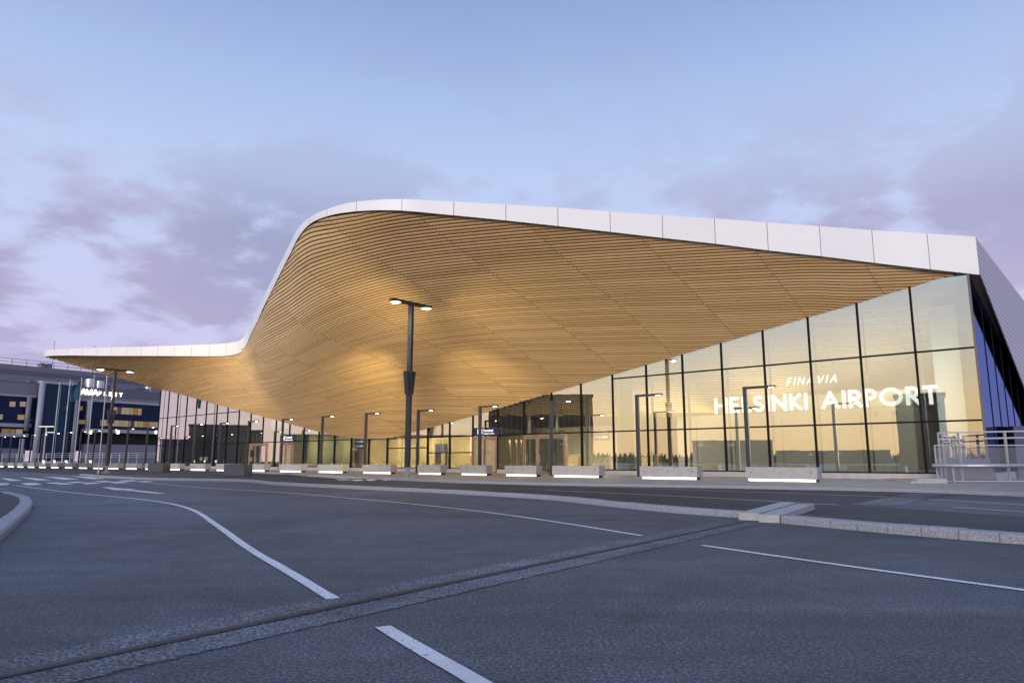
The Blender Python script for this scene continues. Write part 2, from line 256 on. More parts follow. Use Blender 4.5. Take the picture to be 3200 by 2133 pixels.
# terminal frame: s runs along the glass wall from its right corner, n points indoors
C0 = Vector((23.57, 36.0, 0)); TD = Vector((-.7535, .6574, 0)); TN = Vector((.6574, .7535, 0)); PW = 2.734
TROT = math.atan2(TD.y, TD.x)
def T(s, n_=0., z=0.): return C0+TD*s+TN*n_+Vector((0, 0, z))
def sOf(px, n_=0.):
    d = ray(px, 1438); o = C0+TN*n_; det = d.x*(-TD.y)+TD.x*d.y
    return (d.y*o.x-d.x*o.y)/(d.x*TD.y-d.y*TD.x) if True else 0
def tbox(mb, s0, s1, n0, n1, z0, z1):
    ps = [T(s0, n0), T(s1, n0), T(s1, n1), T(s0, n1)]
    return mb.prism([(p.x, p.y) for p in ps], z0, z1)
COLS = [
 (3010,0.0,0.0,23.56,36.34,10.77,23.53,36.29,10.73,23.49,36.24,10.69,23.46,36.19,10.65,23.42,36.14,10.61),
 (2950,-0.4,1.8,22.60,36.38,10.90,22.64,36.47,10.82,22.68,36.55,10.74,22.72,36.63,10.66,22.77,36.72,10.58),
 (2860,-2.0,4.2,21.12,36.40,11.08,21.27,36.71,10.89,21.42,37.01,10.71,21.57,37.32,10.52,21.73,37.62,10.34),
 (2760,-3.5,7.0,19.46,36.40,11.28,19.72,36.97,10.98,19.99,37.54,10.68,20.25,38.11,10.38,20.52,38.67,10.08),
 (2660,-4.9,10.2,17.80,36.40,11.49,18.16,37.25,11.06,18.52,38.09,10.62,18.88,38.94,10.19,19.24,39.79,9.76),
 (2541,-6.5,15.0,15.82,36.40,11.74,16.27,37.60,11.17,16.73,38.79,10.59,17.18,39.99,10.00,17.64,41.19,9.42),
 (2420,-8.4,19.2,13.80,36.40,11.97,14.32,37.98,11.25,14.85,39.55,10.51,15.37,41.13,9.77,15.90,42.71,9.03),
 (2300,-10.5,23.6,11.79,36.40,12.23,12.36,38.38,11.34,12.92,40.36,10.44,13.48,42.34,9.52,14.05,44.32,8.60),
 (2150,-13.2,29.4,9.28,36.40,12.54,9.84,38.93,11.45,10.41,41.45,10.33,10.98,43.98,9.19,11.54,46.51,8.04),
 (2000,-16.0,36.4,6.76,36.40,12.84,7.27,39.52,11.53,7.78,42.65,10.22,8.29,45.77,8.84,8.80,48.90,7.42),
 (1850,-18.6,43.0,4.23,36.40,13.14,4.62,40.19,11.60,5.01,43.97,10.08,5.39,47.76,8.47,5.78,51.54,6.74),
 (1720,-20.9,49.5,2.03,36.40,13.39,2.25,40.81,11.63,2.47,45.22,9.92,2.68,49.64,8.09,2.90,54.05,6.08),
 (1600,-23.0,56.2,0.00,36.40,13.62,0.00,41.44,11.62,0.00,46.49,9.74,0.00,51.53,7.71,0.00,56.58,5.43),
 (1500,-24.8,62.3,-1.70,36.40,13.80,-1.93,42.02,11.57,-2.16,47.63,9.49,-2.39,53.25,7.31,-2.62,58.86,4.83),
 (1400,-26.5,68.6,-3.39,36.40,13.97,-3.91,42.63,11.47,-4.42,48.87,9.15,-4.94,55.10,6.87,-5.45,61.33,4.23),
 (1300,-28.4,75.6,-5.10,36.43,14.16,-5.95,43.33,11.32,-6.80,50.22,8.72,-7.66,57.11,6.34,-8.51,64.00,3.58),
 (1240,-29.4,80.4,-6.13,36.49,14.24,-7.21,43.80,11.18,-8.30,51.10,8.43,-9.39,58.41,6.01,-10.47,65.72,3.21),
 (1200,-30.0,82.2,-6.83,36.59,14.28,-8.07,44.17,11.10,-9.33,51.75,8.28,-10.59,59.33,5.86,-11.85,66.91,3.08),
 (1150,-30.7,82.5,-7.75,36.90,14.38,-9.20,44.79,11.04,-10.67,52.69,8.15,-12.16,60.58,5.73,-13.64,68.47,3.09),
 (1104,-31.2,82.0,-8.66,37.42,14.51,-10.31,45.56,10.98,-11.98,53.70,8.04,-13.67,61.84,5.60,-15.36,69.98,3.20),
 (1050,-31.2,78.6,-9.85,38.41,14.72,-11.73,46.77,10.96,-13.63,55.14,8.01,-15.56,63.50,5.62,-17.50,71.86,3.50),
 (1000,-30.5,72.6,-11.12,39.78,14.92,-13.18,48.26,10.98,-15.30,56.73,8.12,-17.44,65.21,5.90,-19.60,73.69,3.96),
 (960,-29.5,67.6,-12.45,41.85,15.13,-14.61,50.19,10.95,-16.83,58.53,8.22,-19.09,66.87,6.23,-21.35,75.21,4.36),
 (930,-28.2,64.0,-13.73,44.20,15.08,-15.90,52.25,10.85,-18.14,60.30,8.25,-20.43,68.35,6.42,-22.72,76.39,4.67),
 (900,-26.0,60.1,-15.54,48.13,14.94,-17.61,55.50,10.78,-19.75,62.88,8.29,-21.94,70.26,6.60,-24.13,77.63,5.01),
 (870,-23.2,56.3,-17.54,52.30,14.66,-19.47,58.95,10.73,-21.48,65.60,8.37,-23.54,72.26,6.80,-25.60,78.91,5.36),
 (840,-20.2,53.0,-19.93,57.35,14.33,-21.64,63.07,10.69,-23.43,68.79,8.50,-25.27,74.51,7.03,-27.11,80.23,5.71),
 (810,-17.2,49.8,-22.76,63.30,13.80,-24.17,67.88,10.74,-25.65,72.45,8.82,-27.16,77.02,7.37,-28.68,81.60,6.07),
 (785,-14.6,46.0,-25.41,68.77,13.26,-26.52,72.27,10.82,-27.68,75.77,9.16,-28.85,79.27,7.72,-30.03,82.77,6.40),
 (765,-12.8,42.5,-27.74,73.53,12.64,-28.59,76.08,11.08,-29.43,78.64,9.56,-30.28,81.19,8.08,-31.14,83.74,6.68),
 (750,-12.0,40.2,-28.96,75.49,12.43,-29.72,77.74,11.10,-30.48,79.98,9.72,-31.23,82.23,8.28,-31.98,84.48,6.88),
 (730,-11.7,37.8,-30.14,76.80,12.40,-30.90,78.97,11.21,-31.65,81.14,9.96,-32.40,83.32,8.55,-33.14,85.49,7.12),
 (700,-11.6,34.3,-31.66,78.00,12.45,-32.49,80.26,11.41,-33.31,82.52,10.29,-34.12,84.78,8.93,-34.92,87.05,7.50),
 (650,-13.4,27.2,-33.92,79.17,12.60,-34.98,81.83,11.80,-36.03,84.48,10.90,-37.05,87.13,9.68,-38.06,89.79,8.26),
 (600,-16.5,20.1,-36.17,80.20,12.75,-37.51,83.33,12.16,-38.83,86.45,11.44,-40.13,89.58,10.39,-41.41,92.71,9.07),
 (550,-19.3,12.6,-38.50,81.29,12.92,-40.15,84.93,12.49,-41.78,88.56,11.91,-43.40,92.20,11.06,-44.99,95.84,9.93),
 (520,-21.0,7.6,-39.93,81.97,13.02,-41.81,85.97,12.69,-43.67,89.98,12.19,-45.52,93.98,11.46,-47.34,97.99,10.43),
 (505,-21.8,5.0,-40.65,82.31,13.08,-42.62,86.44,12.78,-44.57,90.57,12.32,-46.51,94.70,11.62,-48.42,98.82,10.64),
 (470,-23.3,0.4,-42.37,83.14,13.20,-44.25,86.96,12.97,-46.12,90.77,12.57,-47.97,94.59,11.95,-49.79,98.40,11.03),
 (430,-24.8,-4.2,-44.39,84.12,13.35,-46.12,87.50,13.24,-47.84,90.88,12.94,-49.54,94.26,12.40,-51.20,97.64,11.50),
 (390,-26.4,-8.6,-46.46,85.13,13.50,-48.04,88.10,13.46,-49.60,91.07,13.22,-51.14,94.04,12.75,-52.65,97.01,11.92),
 (350,-28.1,-13.0,-48.58,86.16,13.65,-49.98,88.71,13.64,-51.37,91.27,13.46,-52.74,93.82,13.05,-54.08,96.38,12.33),
 (300,-30.0,-18.5,-51.28,87.46,13.85,-52.45,89.49,13.86,-53.60,91.52,13.72,-54.73,93.55,13.39,-55.84,95.59,12.82),
 (250,-31.5,-23.4,-54.05,88.75,14.06,-54.94,90.27,14.05,-55.83,91.78,13.93,-56.71,93.29,13.69,-57.57,94.80,13.29),
 (200,-32.8,-27.8,-56.91,90.11,14.28,-57.51,91.09,14.26,-58.10,92.06,14.18,-58.69,93.03,14.06,-59.27,94.01,13.86),
 (160,-33.6,-31.7,-59.31,91.31,14.40,-59.63,91.82,14.40,-59.96,92.34,14.36,-60.28,92.86,14.32,-60.60,93.38,14.25),
 (138,-34.0,-33.8,-61.16,92.76,14.48,-61.20,92.83,14.48,-61.24,92.90,14.47,-61.29,92.96,14.47,-61.33,93.03,14.46),
]
FASCIA = [(24.08,35.88,10.56,12.56),(21.62,36.16,10.94,12.83),(19.04,36.40,11.33,13.09),(16.33,36.40,11.68,13.30),(13.56,36.40,12.00,13.51),(10.79,36.40,12.36,13.72),(7.97,36.40,12.69,13.91),(5.12,36.40,13.03,14.12),(2.27,36.40,13.36,14.34),(-0.61,36.40,13.68,14.52),(-3.46,36.40,13.97,14.68),(-6.29,36.50,14.25,14.84),(-7.75,36.90,14.38,14.91),(-9.04,37.70,14.57,15.06),(-10.34,38.90,14.80,15.20),(-11.59,40.40,14.99,15.36),(-12.65,42.20,15.15,15.61),(-13.63,44.00,15.09,15.72),(-14.65,46.20,15.00,15.77),(-16.14,49.40,14.88,15.67),(-17.68,52.60,14.64,15.47),(-19.28,56.00,14.43,15.36),(-21.21,60.00,14.09,15.06),(-23.18,64.20,13.72,14.84),(-25.52,69.00,13.23,14.39),(-27.32,72.70,12.76,14.17),(-28.34,74.60,12.50,13.92),(-29.21,75.80,12.41,13.77),(-30.25,76.90,12.40,13.77),(-31.66,78.00,12.45,13.81),(-33.56,79.00,12.57,13.88),(-36.17,80.20,12.75,14.01),(-41.88,82.90,13.17,14.28),(-50.95,87.30,13.83,14.81),(-56.67,90.00,14.26,15.07),(-59.11,91.20,14.39,15.15),(-60.37,92.00,14.45,15.18),(-61.40,93.00,14.49,15.18)]
# ================================================================== TERMINAL
terminal = tag(empty('terminal_building', T(0, 0, 0)), 'glass fronted airport terminal under a sweeping timber lined canopy with white edge', 'building')
TB = C0.copy()
def tpart(mb, name, m, parent=None, smooth=False, m2=None, fi=None):   # vertices arrive in world metres, stored relative to the terminal's base
    mb.v = [(v[0]-TB.x, v[1]-TB.y, v[2]) for v in mb.v]; return mb.build(name, m, parent or terminal, smooth, m2, fi)
def pchip(xs, ys, x):
    xs = np.asarray(xs, float); ys = np.asarray(ys, float); o = np.argsort(xs); xs = xs[o]; ys = ys[o]
    h = np.diff(xs); dl = np.diff(ys)/h; m = np.zeros(len(xs)); m[0] = dl[0]; m[-1] = dl[-1]
    for i in range(1, len(xs)-1):
        if dl[i-1]*dl[i] > 0:
            w1 = 2*h[i]+h[i-1]; w2 = h[i]+2*h[i-1]; m[i] = (w1+w2)/(w1/dl[i-1]+w2/dl[i])
    x = np.clip(x, xs[0], xs[-1]); i = np.clip(np.searchsorted(xs, x)-1, 0, len(xs)-2); t = (x-xs[i])/h[i]
    return (2*t**3-3*t**2+1)*ys[i]+(t**3-2*t**2+t)*h[i]*m[i]+(-2*t**3+3*t**2)*ys[i+1]+(t**3-t**2)*h[i]*m[i+1]
cx = np.array([c[0] for c in COLS], float)
grid = np.array([c[3:] for c in COLS], float).reshape(len(COLS), 5, 3)
fx = np.arange(138, 3010.1, 4.0); NF = len(fx)
gf = np.stack([np.stack([pchip(cx, grid[:, q, a], fx) for a in range(3)], -1) for q in range(5)], 1)     # NF,5,3
kf = pchip(cx, [c[1] for c in COLS], fx); kw = pchip(cx, [c[2] for c in COLS], fx)
qs = np.array([0, .25, .5, .75, 1.])
# per column slopes for a smooth profile from eave to glass
def prof(i, q):
    return [float(pchip(qs, gf[i, :, a], q)) for a in range(3)]
def gsm(a, sg):
    h = int(3*sg/4); kx = np.exp(-.5*(np.arange(-h, h+1)*4/sg)**2); kx /= kx.sum(); return np.convolve(np.pad(a, h, mode='reflect', reflect_type='odd'), kx, 'valid')
for q_ in (1, 2, 3):
    for a_ in range(3): gf[:, q_, a_] = gsm(gf[:, q_, a_], 26)
kf = gsm(kf, 14); kw = gsm(kw, 14)
QN = 81; QF = np.linspace(0, 1, QN)
surf = np.zeros((NF, QN, 3))
for i in range(NF):
    for a in range(3): surf[i, :, a] = pchip(qs, gf[i, :, a], QF)
def P(i, k):
    w = kw[i]-kf[i]; q = 0 if w < 1e-3 else min(1, max(.004, (k-kf[i])/w)); t = q*(QN-1); j = min(int(t), QN-2); t -= j
    return surf[i, j]*(1-t)+surf[i, j+1]*t
PROF = [(-.36, .17), (-.36, .045), (-.22, 0.), (.20, 0.), (.36, .045), (.36, .17)]
mb = MB(); mb.uv = []; mb.mi = []
for k in range(-34, 84):
    run = []
    idx = [i for i in range(NF) if kf[i]-.3 < k < kw[i]+.3]
    groups = []
    for i in idx:
        if groups and i == groups[-1][-1]+1: groups[-1].append(i)
        else: groups.append([i])
    for g in groups:
        if len(g) < 2 or (k < -29 and fx[g[0]] > 600 and len(g) < 60): continue
        g2 = g if len(g) < 8 else g
        o = len(mb.v)
        for i in g2:
            for dk, up in PROF:
                p = P(i, k+dk); mb.v.append((p[0], p[1], p[2]+up)); mb.uv.append((p[0], k))
        for a in range(len(g2)-1):
            for b in range(5):
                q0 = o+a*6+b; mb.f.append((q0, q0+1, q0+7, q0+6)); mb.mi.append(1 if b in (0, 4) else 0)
        for e in (0, len(g2)-1):
            q0 = o+e*6; mb.f.append(tuple(range(q0, q0+6))); mb.mi.append(0)
tpart(mb, 'soffit_slats', M_WOOD, m2=M_SLAT_SHADE, fi=mb.mi)
# dark backing above the slats
bk = MB(); st = 3; ii = list(range(0, NF, st))
if ii[-1] != NF-1: ii.append(NF-1)
for i in ii:
    for q in range(0, QN, 8): bk.v.append((surf[i, q, 0], surf[i, q, 1], surf[i, q, 2]+.18))
nq = len(range(0, QN, 8))
for a in range(len(ii)-1):
    for b in range(nq-1): q0 = a*nq+b; bk.f.append((q0, q0+1, q0+nq+1, q0+nq))
tpart(bk, 'soffit_backing', M_BLACK, smooth=True)
# indoor continuation of the slatted ceiling, seen through the glass
xi = np.arange(1480, 3081, 20.0)
def wcol(x):
    if x <= 3010: return [float(pchip(cx, grid[:, 4, a], x)) for a in range(3)], float(pchip(cx, [c[2] for c in COLS], x))
    t = (x-3010)/70.; return [23.42+t*.3, 36.14-t*.1, 10.61+.05*t], 0.
ic = MB(); ic.uv = []; ic.mi = []; ib = MB()
cols_i = [(wcol(x), x) for x in xi]
def PI_(c, k):
    (Wp, kk), x = c; j = k-kk; e = (Wp[2]-CH)/Wp[1]; Y = Wp[1]+.28*j; return (Wp[0]/Wp[1]*Y, Y, CH+(e-.0034*j)*Y)
def jmax(c):
    (Wp, kk), x = c; return kk+max(0, min(50, (1300-(1438-2240*(Wp[2]-CH)/Wp[1]))/7.6))
for k in range(0, 110):
    g = [c for c in cols_i if c[0][1] < k-.2 < jmax(c)]
    if len(g) < 2: continue
    o = len(ic.v)
    for c in g:
        for dk, up in PROF:
            p = PI_(c, k+dk); ic.v.append((p[0], p[1], p[2]+up)); ic.uv.append((p[0], k))
    for a in range(len(g)-1):
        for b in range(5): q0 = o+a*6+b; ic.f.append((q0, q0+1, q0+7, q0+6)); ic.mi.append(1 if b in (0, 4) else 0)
tpart(ic, 'ceiling_slats', M_WOOD, m2=M_SLAT_SHADE, fi=ic.mi)
for c in cols_i:
    for j in range(6):
        p = PI_(c, c[0][1]+(jmax(c)-c[0][1])*j/5); ib.v.append((p[0], p[1], p[2]+.18))
for a in range(len(cols_i)-1):
    for b in range(5): q0 = a*6+b; ib.f.append((q0, q0+1, q0+7, q0+6))
tpart(ib, 'ceiling_backing', mat('ceiling_dark', (.10, .07, .05), .8))
# white fascia: eased through eave points taken from image pixels at chosen depths
fa = np.array(FASCIA); d = np.r_[0, np.cumsum(np.hypot(np.diff(fa[:, 0]), np.diff(fa[:, 1])))]
dd = np.r_[np.arange(0, d[-1], .35), d[-1]]
def cr(ts, ys, t):
    m = np.gradient(ys, ts); i = np.clip(np.searchsorted(ts, t)-1, 0, len(ts)-2); h = ts[i+1]-ts[i]; u = (t-ts[i])/h
    return (2*u**3-3*u**2+1)*ys[i]+(u**3-2*u**2+u)*h*m[i]+(-2*u**3+3*u**2)*ys[i+1]+(u**3-u**2)*h*m[i+1]
ff = np.stack([cr(d, fa[:, a], dd) for a in range(4)], 1)
tang = np.gradient(ff[:, :2], axis=0); tang /= np.linalg.norm(tang, axis=1)[:, None]; nrm = np.stack([-tang[:, 1], tang[:, 0]], 1)   # points outwards? fixed below
if nrm[0, 1] > 0: nrm = -nrm
def white_panels():
    m = bpy.data.materials.new('fascia_panel'); m.use_nodes = True; t = NT(m.node_tree); b = t.n['Principled BSDF']
    uv = t.new('ShaderNodeUVMap', uv_map='UVMap'); sp = t.new('ShaderNodeSeparateXYZ', i_0=uv.outputs[0])
    c = t.math('DIVIDE', t.math('SUBTRACT', sp.outputs[0], 2.34), 2.76); fl = t.math('FLOOR', c); fr = t.math('SUBTRACT', c, fl)
    wn = t.new('ShaderNodeTexWhiteNoise', noise_dimensions='1D', i_W=fl)
    base = t.mix(wn.outputs[0], (.87, .85, .87, 1), (.91, .89, .905, 1)); ln = t.math('LESS_THAN', fr, .011)
    t.put(b, 'Base Color', t.mix(ln, base, (.10, .09, .10, 1))); b.inputs['Roughness'].default_value = .36
    return m
M_FASC = white_panels()
fm = MB(); fm.uv = []
for j in range(len(ff)):
    x, y, zb, zt = ff[j]; nx, ny = nrm[j]
    for (px, py, pz) in ((x-nx*.35, y-ny*.35, zb+.02), (x+nx*.02, y+ny*.02, zb-.03), (x+nx*.03, y+ny*.03, zt), (x-nx*.5, y-ny*.5, zt+.04)):
        fm.v.append((px, py, pz)); fm.uv.append((dd[j], pz))
for j in range(len(ff)-1):
    for b in range(3): q0 = j*4+b; fm.f.append((q0, q0+1, q0+5, q0+4))
for e in (0, len(ff)-1): fm.f.append(tuple(range(e*4, e*4+4)))
tpart(fm, 'roof_fascia', M_FASC)
# shadow gap under the fascia
sg = MB()
L = [(ff[j, 0]+nrm[j, 0]*.005, ff[j, 1]+nrm[j, 1]*.005, ff[j, 2]-.075) for j in range(len(ff))]; Rr = [(p[0], p[1], p[2]+.05) for p in L]
sg.strip(L, Rr); tpart(sg, 'shadow_gap_trim', M_BLACK)
# roof deck
rf = MB(); L = [(ff[j, 0], ff[j, 1], ff[j, 3]-.02) for j in range(0, len(ff), 4)]; Rr = [tuple(T(96*q, 22, 12.5)) for q in [j/(len(L)-1) for j in range(len(L))]]
rf.strip(L, Rr); tpart(rf, 'roof', mat('roof_felt', (.12, .12, .13), .8))
# soffit height along the glass line
ws = np.array([(Vector((g[4][0], g[4][1], 0))-C0).dot(TD) for g in grid[:40]]); wz = grid[:40, 4, 2]
sel = ws < 96.2; sel &= (np.array(cx[:40]) >= 505)
ws = np.r_[-.05, ws[sel]]; wz = np.r_[10.63, wz[sel]]
def zW(s): return float(pchip(ws, wz, s))
ZB, ZL, ZU = .49, 3.10, 6.78
NP = 35
mullset = []
# front glass, pane by pane
doors = {9: 'frame', 10: 'frame'}
for k in range(NP):
    s0, s1 = k*PW, (k+1)*PW
    lv = [ZB, ZL, ZU]
    if 13 <= k <= 16: lv = [ZB, 1.75 if k < 15 else 2.2, ZL] if True else lv
    if 12 <= k < 13: lv = [ZB, 1.75, ZL]
    za, zb_ = zW(s0)+.10, zW(s1)+.10
    mid = zW((s0+s1)/2)+.10
    lv = [z for z in lv if z < min(za, zb_)-.15]
    for a, z0 in enumerate(lv):
        tops = [lv[a+1]]*3 if a+1 < len(lv) else [za, mid, zb_]
        g = MB(); sm = (s0+s1)/2
        vs = [T(s0+.03, 0, z0), T(s1-.03, 0, z0), T(s1-.03, 0, tops[2]), T(sm, 0, tops[1]), T(s0+.03, 0, tops[0])]
        g.add(vs, [(0, 1, 2, 3, 4)]); tpart(g, 'glass_pane', M_GLASS)
    for z in lv[1:]:
        m_ = MB(); tbox(m_, s0+.051, s1-.051, -.05, .04, z-.045, z+.045); tpart(m_, 'transom', M_MULL)
for k in range(NP+1):
    s = k*PW; m_ = MB(); tbox(m_, s-.05, s+.05, -.07, .14, ZB, zW(min(s, 95.6))+.12)
    if k == 0: tpart(m_, 'corner_post', mat('corner_post', (.16, .12, .11), .5)); continue
    tpart(m_, 'mullion', M_MULL)
    if k < 12:
        m_ = MB(); z = zW(s)-.35; tbox(m_, s-.15, s-.13, .30, .62, ZB+.05, z); tpart(m_, 'glass_fin', mat('fin_glass', (.62, .74, .68), .2, var=.03))
m_ = MB(); tbox(m_, -.02, 95.7, -.06, .12, ZB-.07, ZB); tpart(m_, 'sill', M_MULL)
for a_, b_ in ((-.05, sOf(1770)-.08), (sOf(1638)+.08, sOf(1555)-.08), (sOf(1479)+.08, sOf(914)-.08), (sOf(874)+.08, sOf(834)-.08), (sOf(778)+.08, 95.7)):
    m_ = MB(); tbox(m_, a_, b_, -.16, .3, .12, ZB-.072); tpart(m_, 'plinth', M_PLINTH)
# west return of the glass hall
wr = MB(); wr.add([T(95.75, 0, .3), T(95.75, 14, .3), T(95.75, 14, 10.6), T(95.75, 0, 10.6)], [(0, 1, 2, 3)]); tpart(wr, 'west_wall', mat('green_wall', (.10, .14, .12), .4))
# side of the hall: blue glass and ribbed white cladding
for a in range(9):
    n0, n1 = .12+a*2.9, .12+(a+1)*2.9
    for z0, z1 in ((.49, ZL), (ZL, 10.4)):
        g = MB(); g.add([T(-.02, n0+.02, z0), T(-.02, n1-.02, z0), T(-.02, n1-.02, z1), T(-.02, n0+.02, z1)], [(0, 1, 2, 3)]); tpart(g, 'side_pane', M_GLASSB)
    m_ = MB(); tbox(m_, -.05, .01, n1-.012, n1+.012, .49, 10.4); tpart(m_, 'side_mullion', M_MULL)
g = MB(); tbox(g, .5, .6, .6, 26, .4, 10.5); tpart(g, 'side_lining', mat('night_blue', (.012, .016, .06), .5))
g = MB(); tbox(g, -.3, .3, .15, 26.5, .12, .485); tpart(g, 'side_plinth', M_PLINTH)
cl = MB(); KS, KN = -.47, .24
def side(u, z, off=0.): return tuple(T(KS-off-.0*u, KN+u, z))
def zlow(u): return 10.55-.355*u
NB = 34; zt0 = 12.54
for b in range(NB):
    z1 = zt0-b*.30; z0 = z1-.292
    if z0 > zlow(0): ua = 0.
    else: ua = max(0., (10.55-z0)/.355)
    ue = 29.
    if ua > ue: break
    ub = max(0., (10.55-z1)/.355) if z1 < 10.55 else 0.
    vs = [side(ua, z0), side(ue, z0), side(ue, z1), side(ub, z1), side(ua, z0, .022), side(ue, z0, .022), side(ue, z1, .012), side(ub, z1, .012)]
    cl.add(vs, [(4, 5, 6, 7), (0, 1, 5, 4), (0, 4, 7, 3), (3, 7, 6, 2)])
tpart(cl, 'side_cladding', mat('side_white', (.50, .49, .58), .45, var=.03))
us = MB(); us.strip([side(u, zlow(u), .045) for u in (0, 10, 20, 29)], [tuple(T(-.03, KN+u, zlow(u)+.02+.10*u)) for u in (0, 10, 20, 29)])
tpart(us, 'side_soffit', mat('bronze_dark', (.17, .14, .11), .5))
# ---------------------------------------------------------------- interior
m_ = MB(); tbox(m_, .1, 95.5, .15, 24, .1, .42); tpart(m_, 'interior_floor', M_IFLOOR)
m_ = MB(); tbox(m_, .6, 95.5, 20, 20.3, .42, 11); tpart(m_, 'back_wall', M_IWALL)
m_ = MB()
for s in np.arange(38, 95, 3.0):
    z0 = max(3.3, zW(s)+.02); z1 = max(3.3, zW(min(95.6, s+3))+.02)
    m_.add([T(s, .2, z0), T(s+3, .2, z1), T(s+3, 20, max(3.3, z1-2)), T(s, 20, max(3.3, z0-2))], [(0, 1, 2, 3)])
tpart(m_, 'lobby_ceiling', mat('lobby_ceiling', (.16, .13, .10), .7))
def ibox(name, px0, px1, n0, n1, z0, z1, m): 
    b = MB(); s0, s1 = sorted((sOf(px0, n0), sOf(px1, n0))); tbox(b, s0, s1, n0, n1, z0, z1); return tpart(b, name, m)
ibox('white_core', 2946, 3034, 2.6, 4.4, .42, 9.6, M_IWALL2)
ibox('interior_room', 2120, 2868, 6.5, 12, .42, 4.35, M_IWALL2)
ibox('interior_room', 2430, 2868, 8.5, 12, 4.37, 5.6, M_IWALL)
ibox('interior_column', 1932, 1982, 2.0, 3.0, .42, 7.2, M_IWALL2)
for px in (2180, 2300, 2450, 2560, 2700, 2800):
    s = sOf(px, 6.5); b = MB(); tbox(b, s-.012, s+.012, 6.46, 6.497, .45, 4.0); tpart(b, 'panel_joint', mat('joint_grey', (.30, .28, .24), .6))
for i in range(4):
    px, py = ((2748, 1233), (2802, 1233), (2750, 1288), (2806, 1285))[i]
    b = MB(); s = sOf(px, 6.5); z = (5.05, 5.05, 4.0, 4.0)[i]; n0 = 8.44 if i < 2 else 6.44; s = sOf(px, n0); a_ = T(s, n0, z); b.cyl(a_, T(s, n0+.05, z), .17, seg=20); tpart(b, 'air_nozzle', mat('nozzle', (.40, .42, .36), .6))
# dim lobby volumes behind the low middle stretch
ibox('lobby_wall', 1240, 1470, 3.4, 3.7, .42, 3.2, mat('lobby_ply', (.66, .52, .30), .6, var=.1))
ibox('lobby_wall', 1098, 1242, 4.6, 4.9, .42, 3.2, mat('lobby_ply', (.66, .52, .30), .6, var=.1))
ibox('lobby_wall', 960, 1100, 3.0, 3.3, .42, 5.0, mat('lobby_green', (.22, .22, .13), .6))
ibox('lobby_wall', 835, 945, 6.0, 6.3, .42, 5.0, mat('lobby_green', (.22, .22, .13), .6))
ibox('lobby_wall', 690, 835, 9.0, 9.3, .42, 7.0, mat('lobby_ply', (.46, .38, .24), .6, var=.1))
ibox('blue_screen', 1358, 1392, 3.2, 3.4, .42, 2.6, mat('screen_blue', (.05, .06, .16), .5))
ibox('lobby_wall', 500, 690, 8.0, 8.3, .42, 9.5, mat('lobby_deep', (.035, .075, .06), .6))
ibox('lobby_wall', 1480, 1930, 12.0, 12.3, .42, 4.2, M_IWALL)
# counters, kiosks and display boards inside
def counter(px0, px1, n0, depth, h, m, label):
    s0, s1 = sorted((sOf(px0, n0), sOf(px1, n0))); r = empty('service_counter', T((s0+s1)/2, n0, .42), TROT); L_ = s1-s0
    b = MB(); b.box((0, 0, h/2-.04), (L_, depth, h-.08)); b.build('counter_body', m, r)
    b = MB(); b.box((0, 0, h-.02), (L_+.08, depth+.1, .04)); b.build('counter_top', M_IWALL2, r)
    b = MB(); b.box((0, 0, -.0+.03), (L_-.1, depth-.1, .06)); b.build('toe_kick', M_MULL, r)
    return tag(r, label, 'counter')
counter(1855, 1915, 5.0, .9, 1.15, M_IWALL, 'pale service counter seen through the glass right of the bronze entrance doors')
counter(1960, 2060, 8.0, 1.0, 1.1, mat('counter_oak', (.5, .36, .2), .5), 'oak service counter behind the third pane right of the bronze doors')
counter(1780, 1815, 7.0, .8, 1.15, mat('counter_oak', (.5, .36, .2), .5), 'small oak counter just right of the bronze entrance doors')
counter(1366, 1385, 1.6, .5, 1.3, mat('lobby_ply', (.46, .38, .24), .6), 'light plywood stand behind glass right of the tall twin lamp')
# ---------------------------------------------------------------- doors
def door_unit(px0, px1, zt, leaves, m, frosted=None, open_=False):
    s0, s1 = sorted((sOf(px0), sOf(px1))); w = (s1-s0)/leaves
    fr = MB(); tbox(fr, s0-.06, s0+.06, -.14, .16, .12, zt); tbox(fr, s1-.06, s1+.06, -.14, .16, .12, zt); tbox(fr, s0+.062, s1-.062, -.14, .16, zt-.16, zt)
    f = tpart(fr, 'door_frame', m)
    for i in range(leaves):
        a, b_ = s0+.07+i*w, s0+(i+1)*w-.07; q = MB()
        for c in ((a, a+.07, .14, zt-.2), (b_-.07, b_, .14, zt-.2), (a+.071, b_-.071, .14, .26), (a+.071, b_-.071, zt-.30, zt-.2)): tbox(q, c[0], c[1], -.10, -.05, c[2], c[3])
        dr = tpart(q, 'door', m)
        q = MB(); q.add([T(a+.07, -.075, .26), T(b_-.07, -.075, .26), T(b_-.07, -.075, zt-.3), T(a+.07, -.075, zt-.3)], [(0, 1, 2, 3)]); o = tpart(q, 'door_glass', frosted or M_GLASS, dr)
        q = MB(); q.cyl(T(b_-.14, -.15, .95), T(b_-.14, -.15, 1.5), .022); tpart(q, 'handle', M_GALV, dr)
    return f
door_unit(1640, 1768, 3.02, 3, M_COPPER)
M_BRZ = mat('bronze_blind', (.40, .33, .22), .5, var=.25, scale=2.0)
door_unit(1481, 1553, 3.0, 2, M_COPPER, M_BRZ)
door_unit(780, 832, 3.0, 3, M_COPPER)
door_unit(876, 912, 3.0, 2, M_COPPER, M_BRZ)
for px in (1592, 1612, 1628):
    b = MB(); s = sOf(px, 1.2); tbox(b, s-.04, s+.04, 1.2, 1.3, .42, 2.7); tpart(b, 'inner_door_frame', M_COPPER)
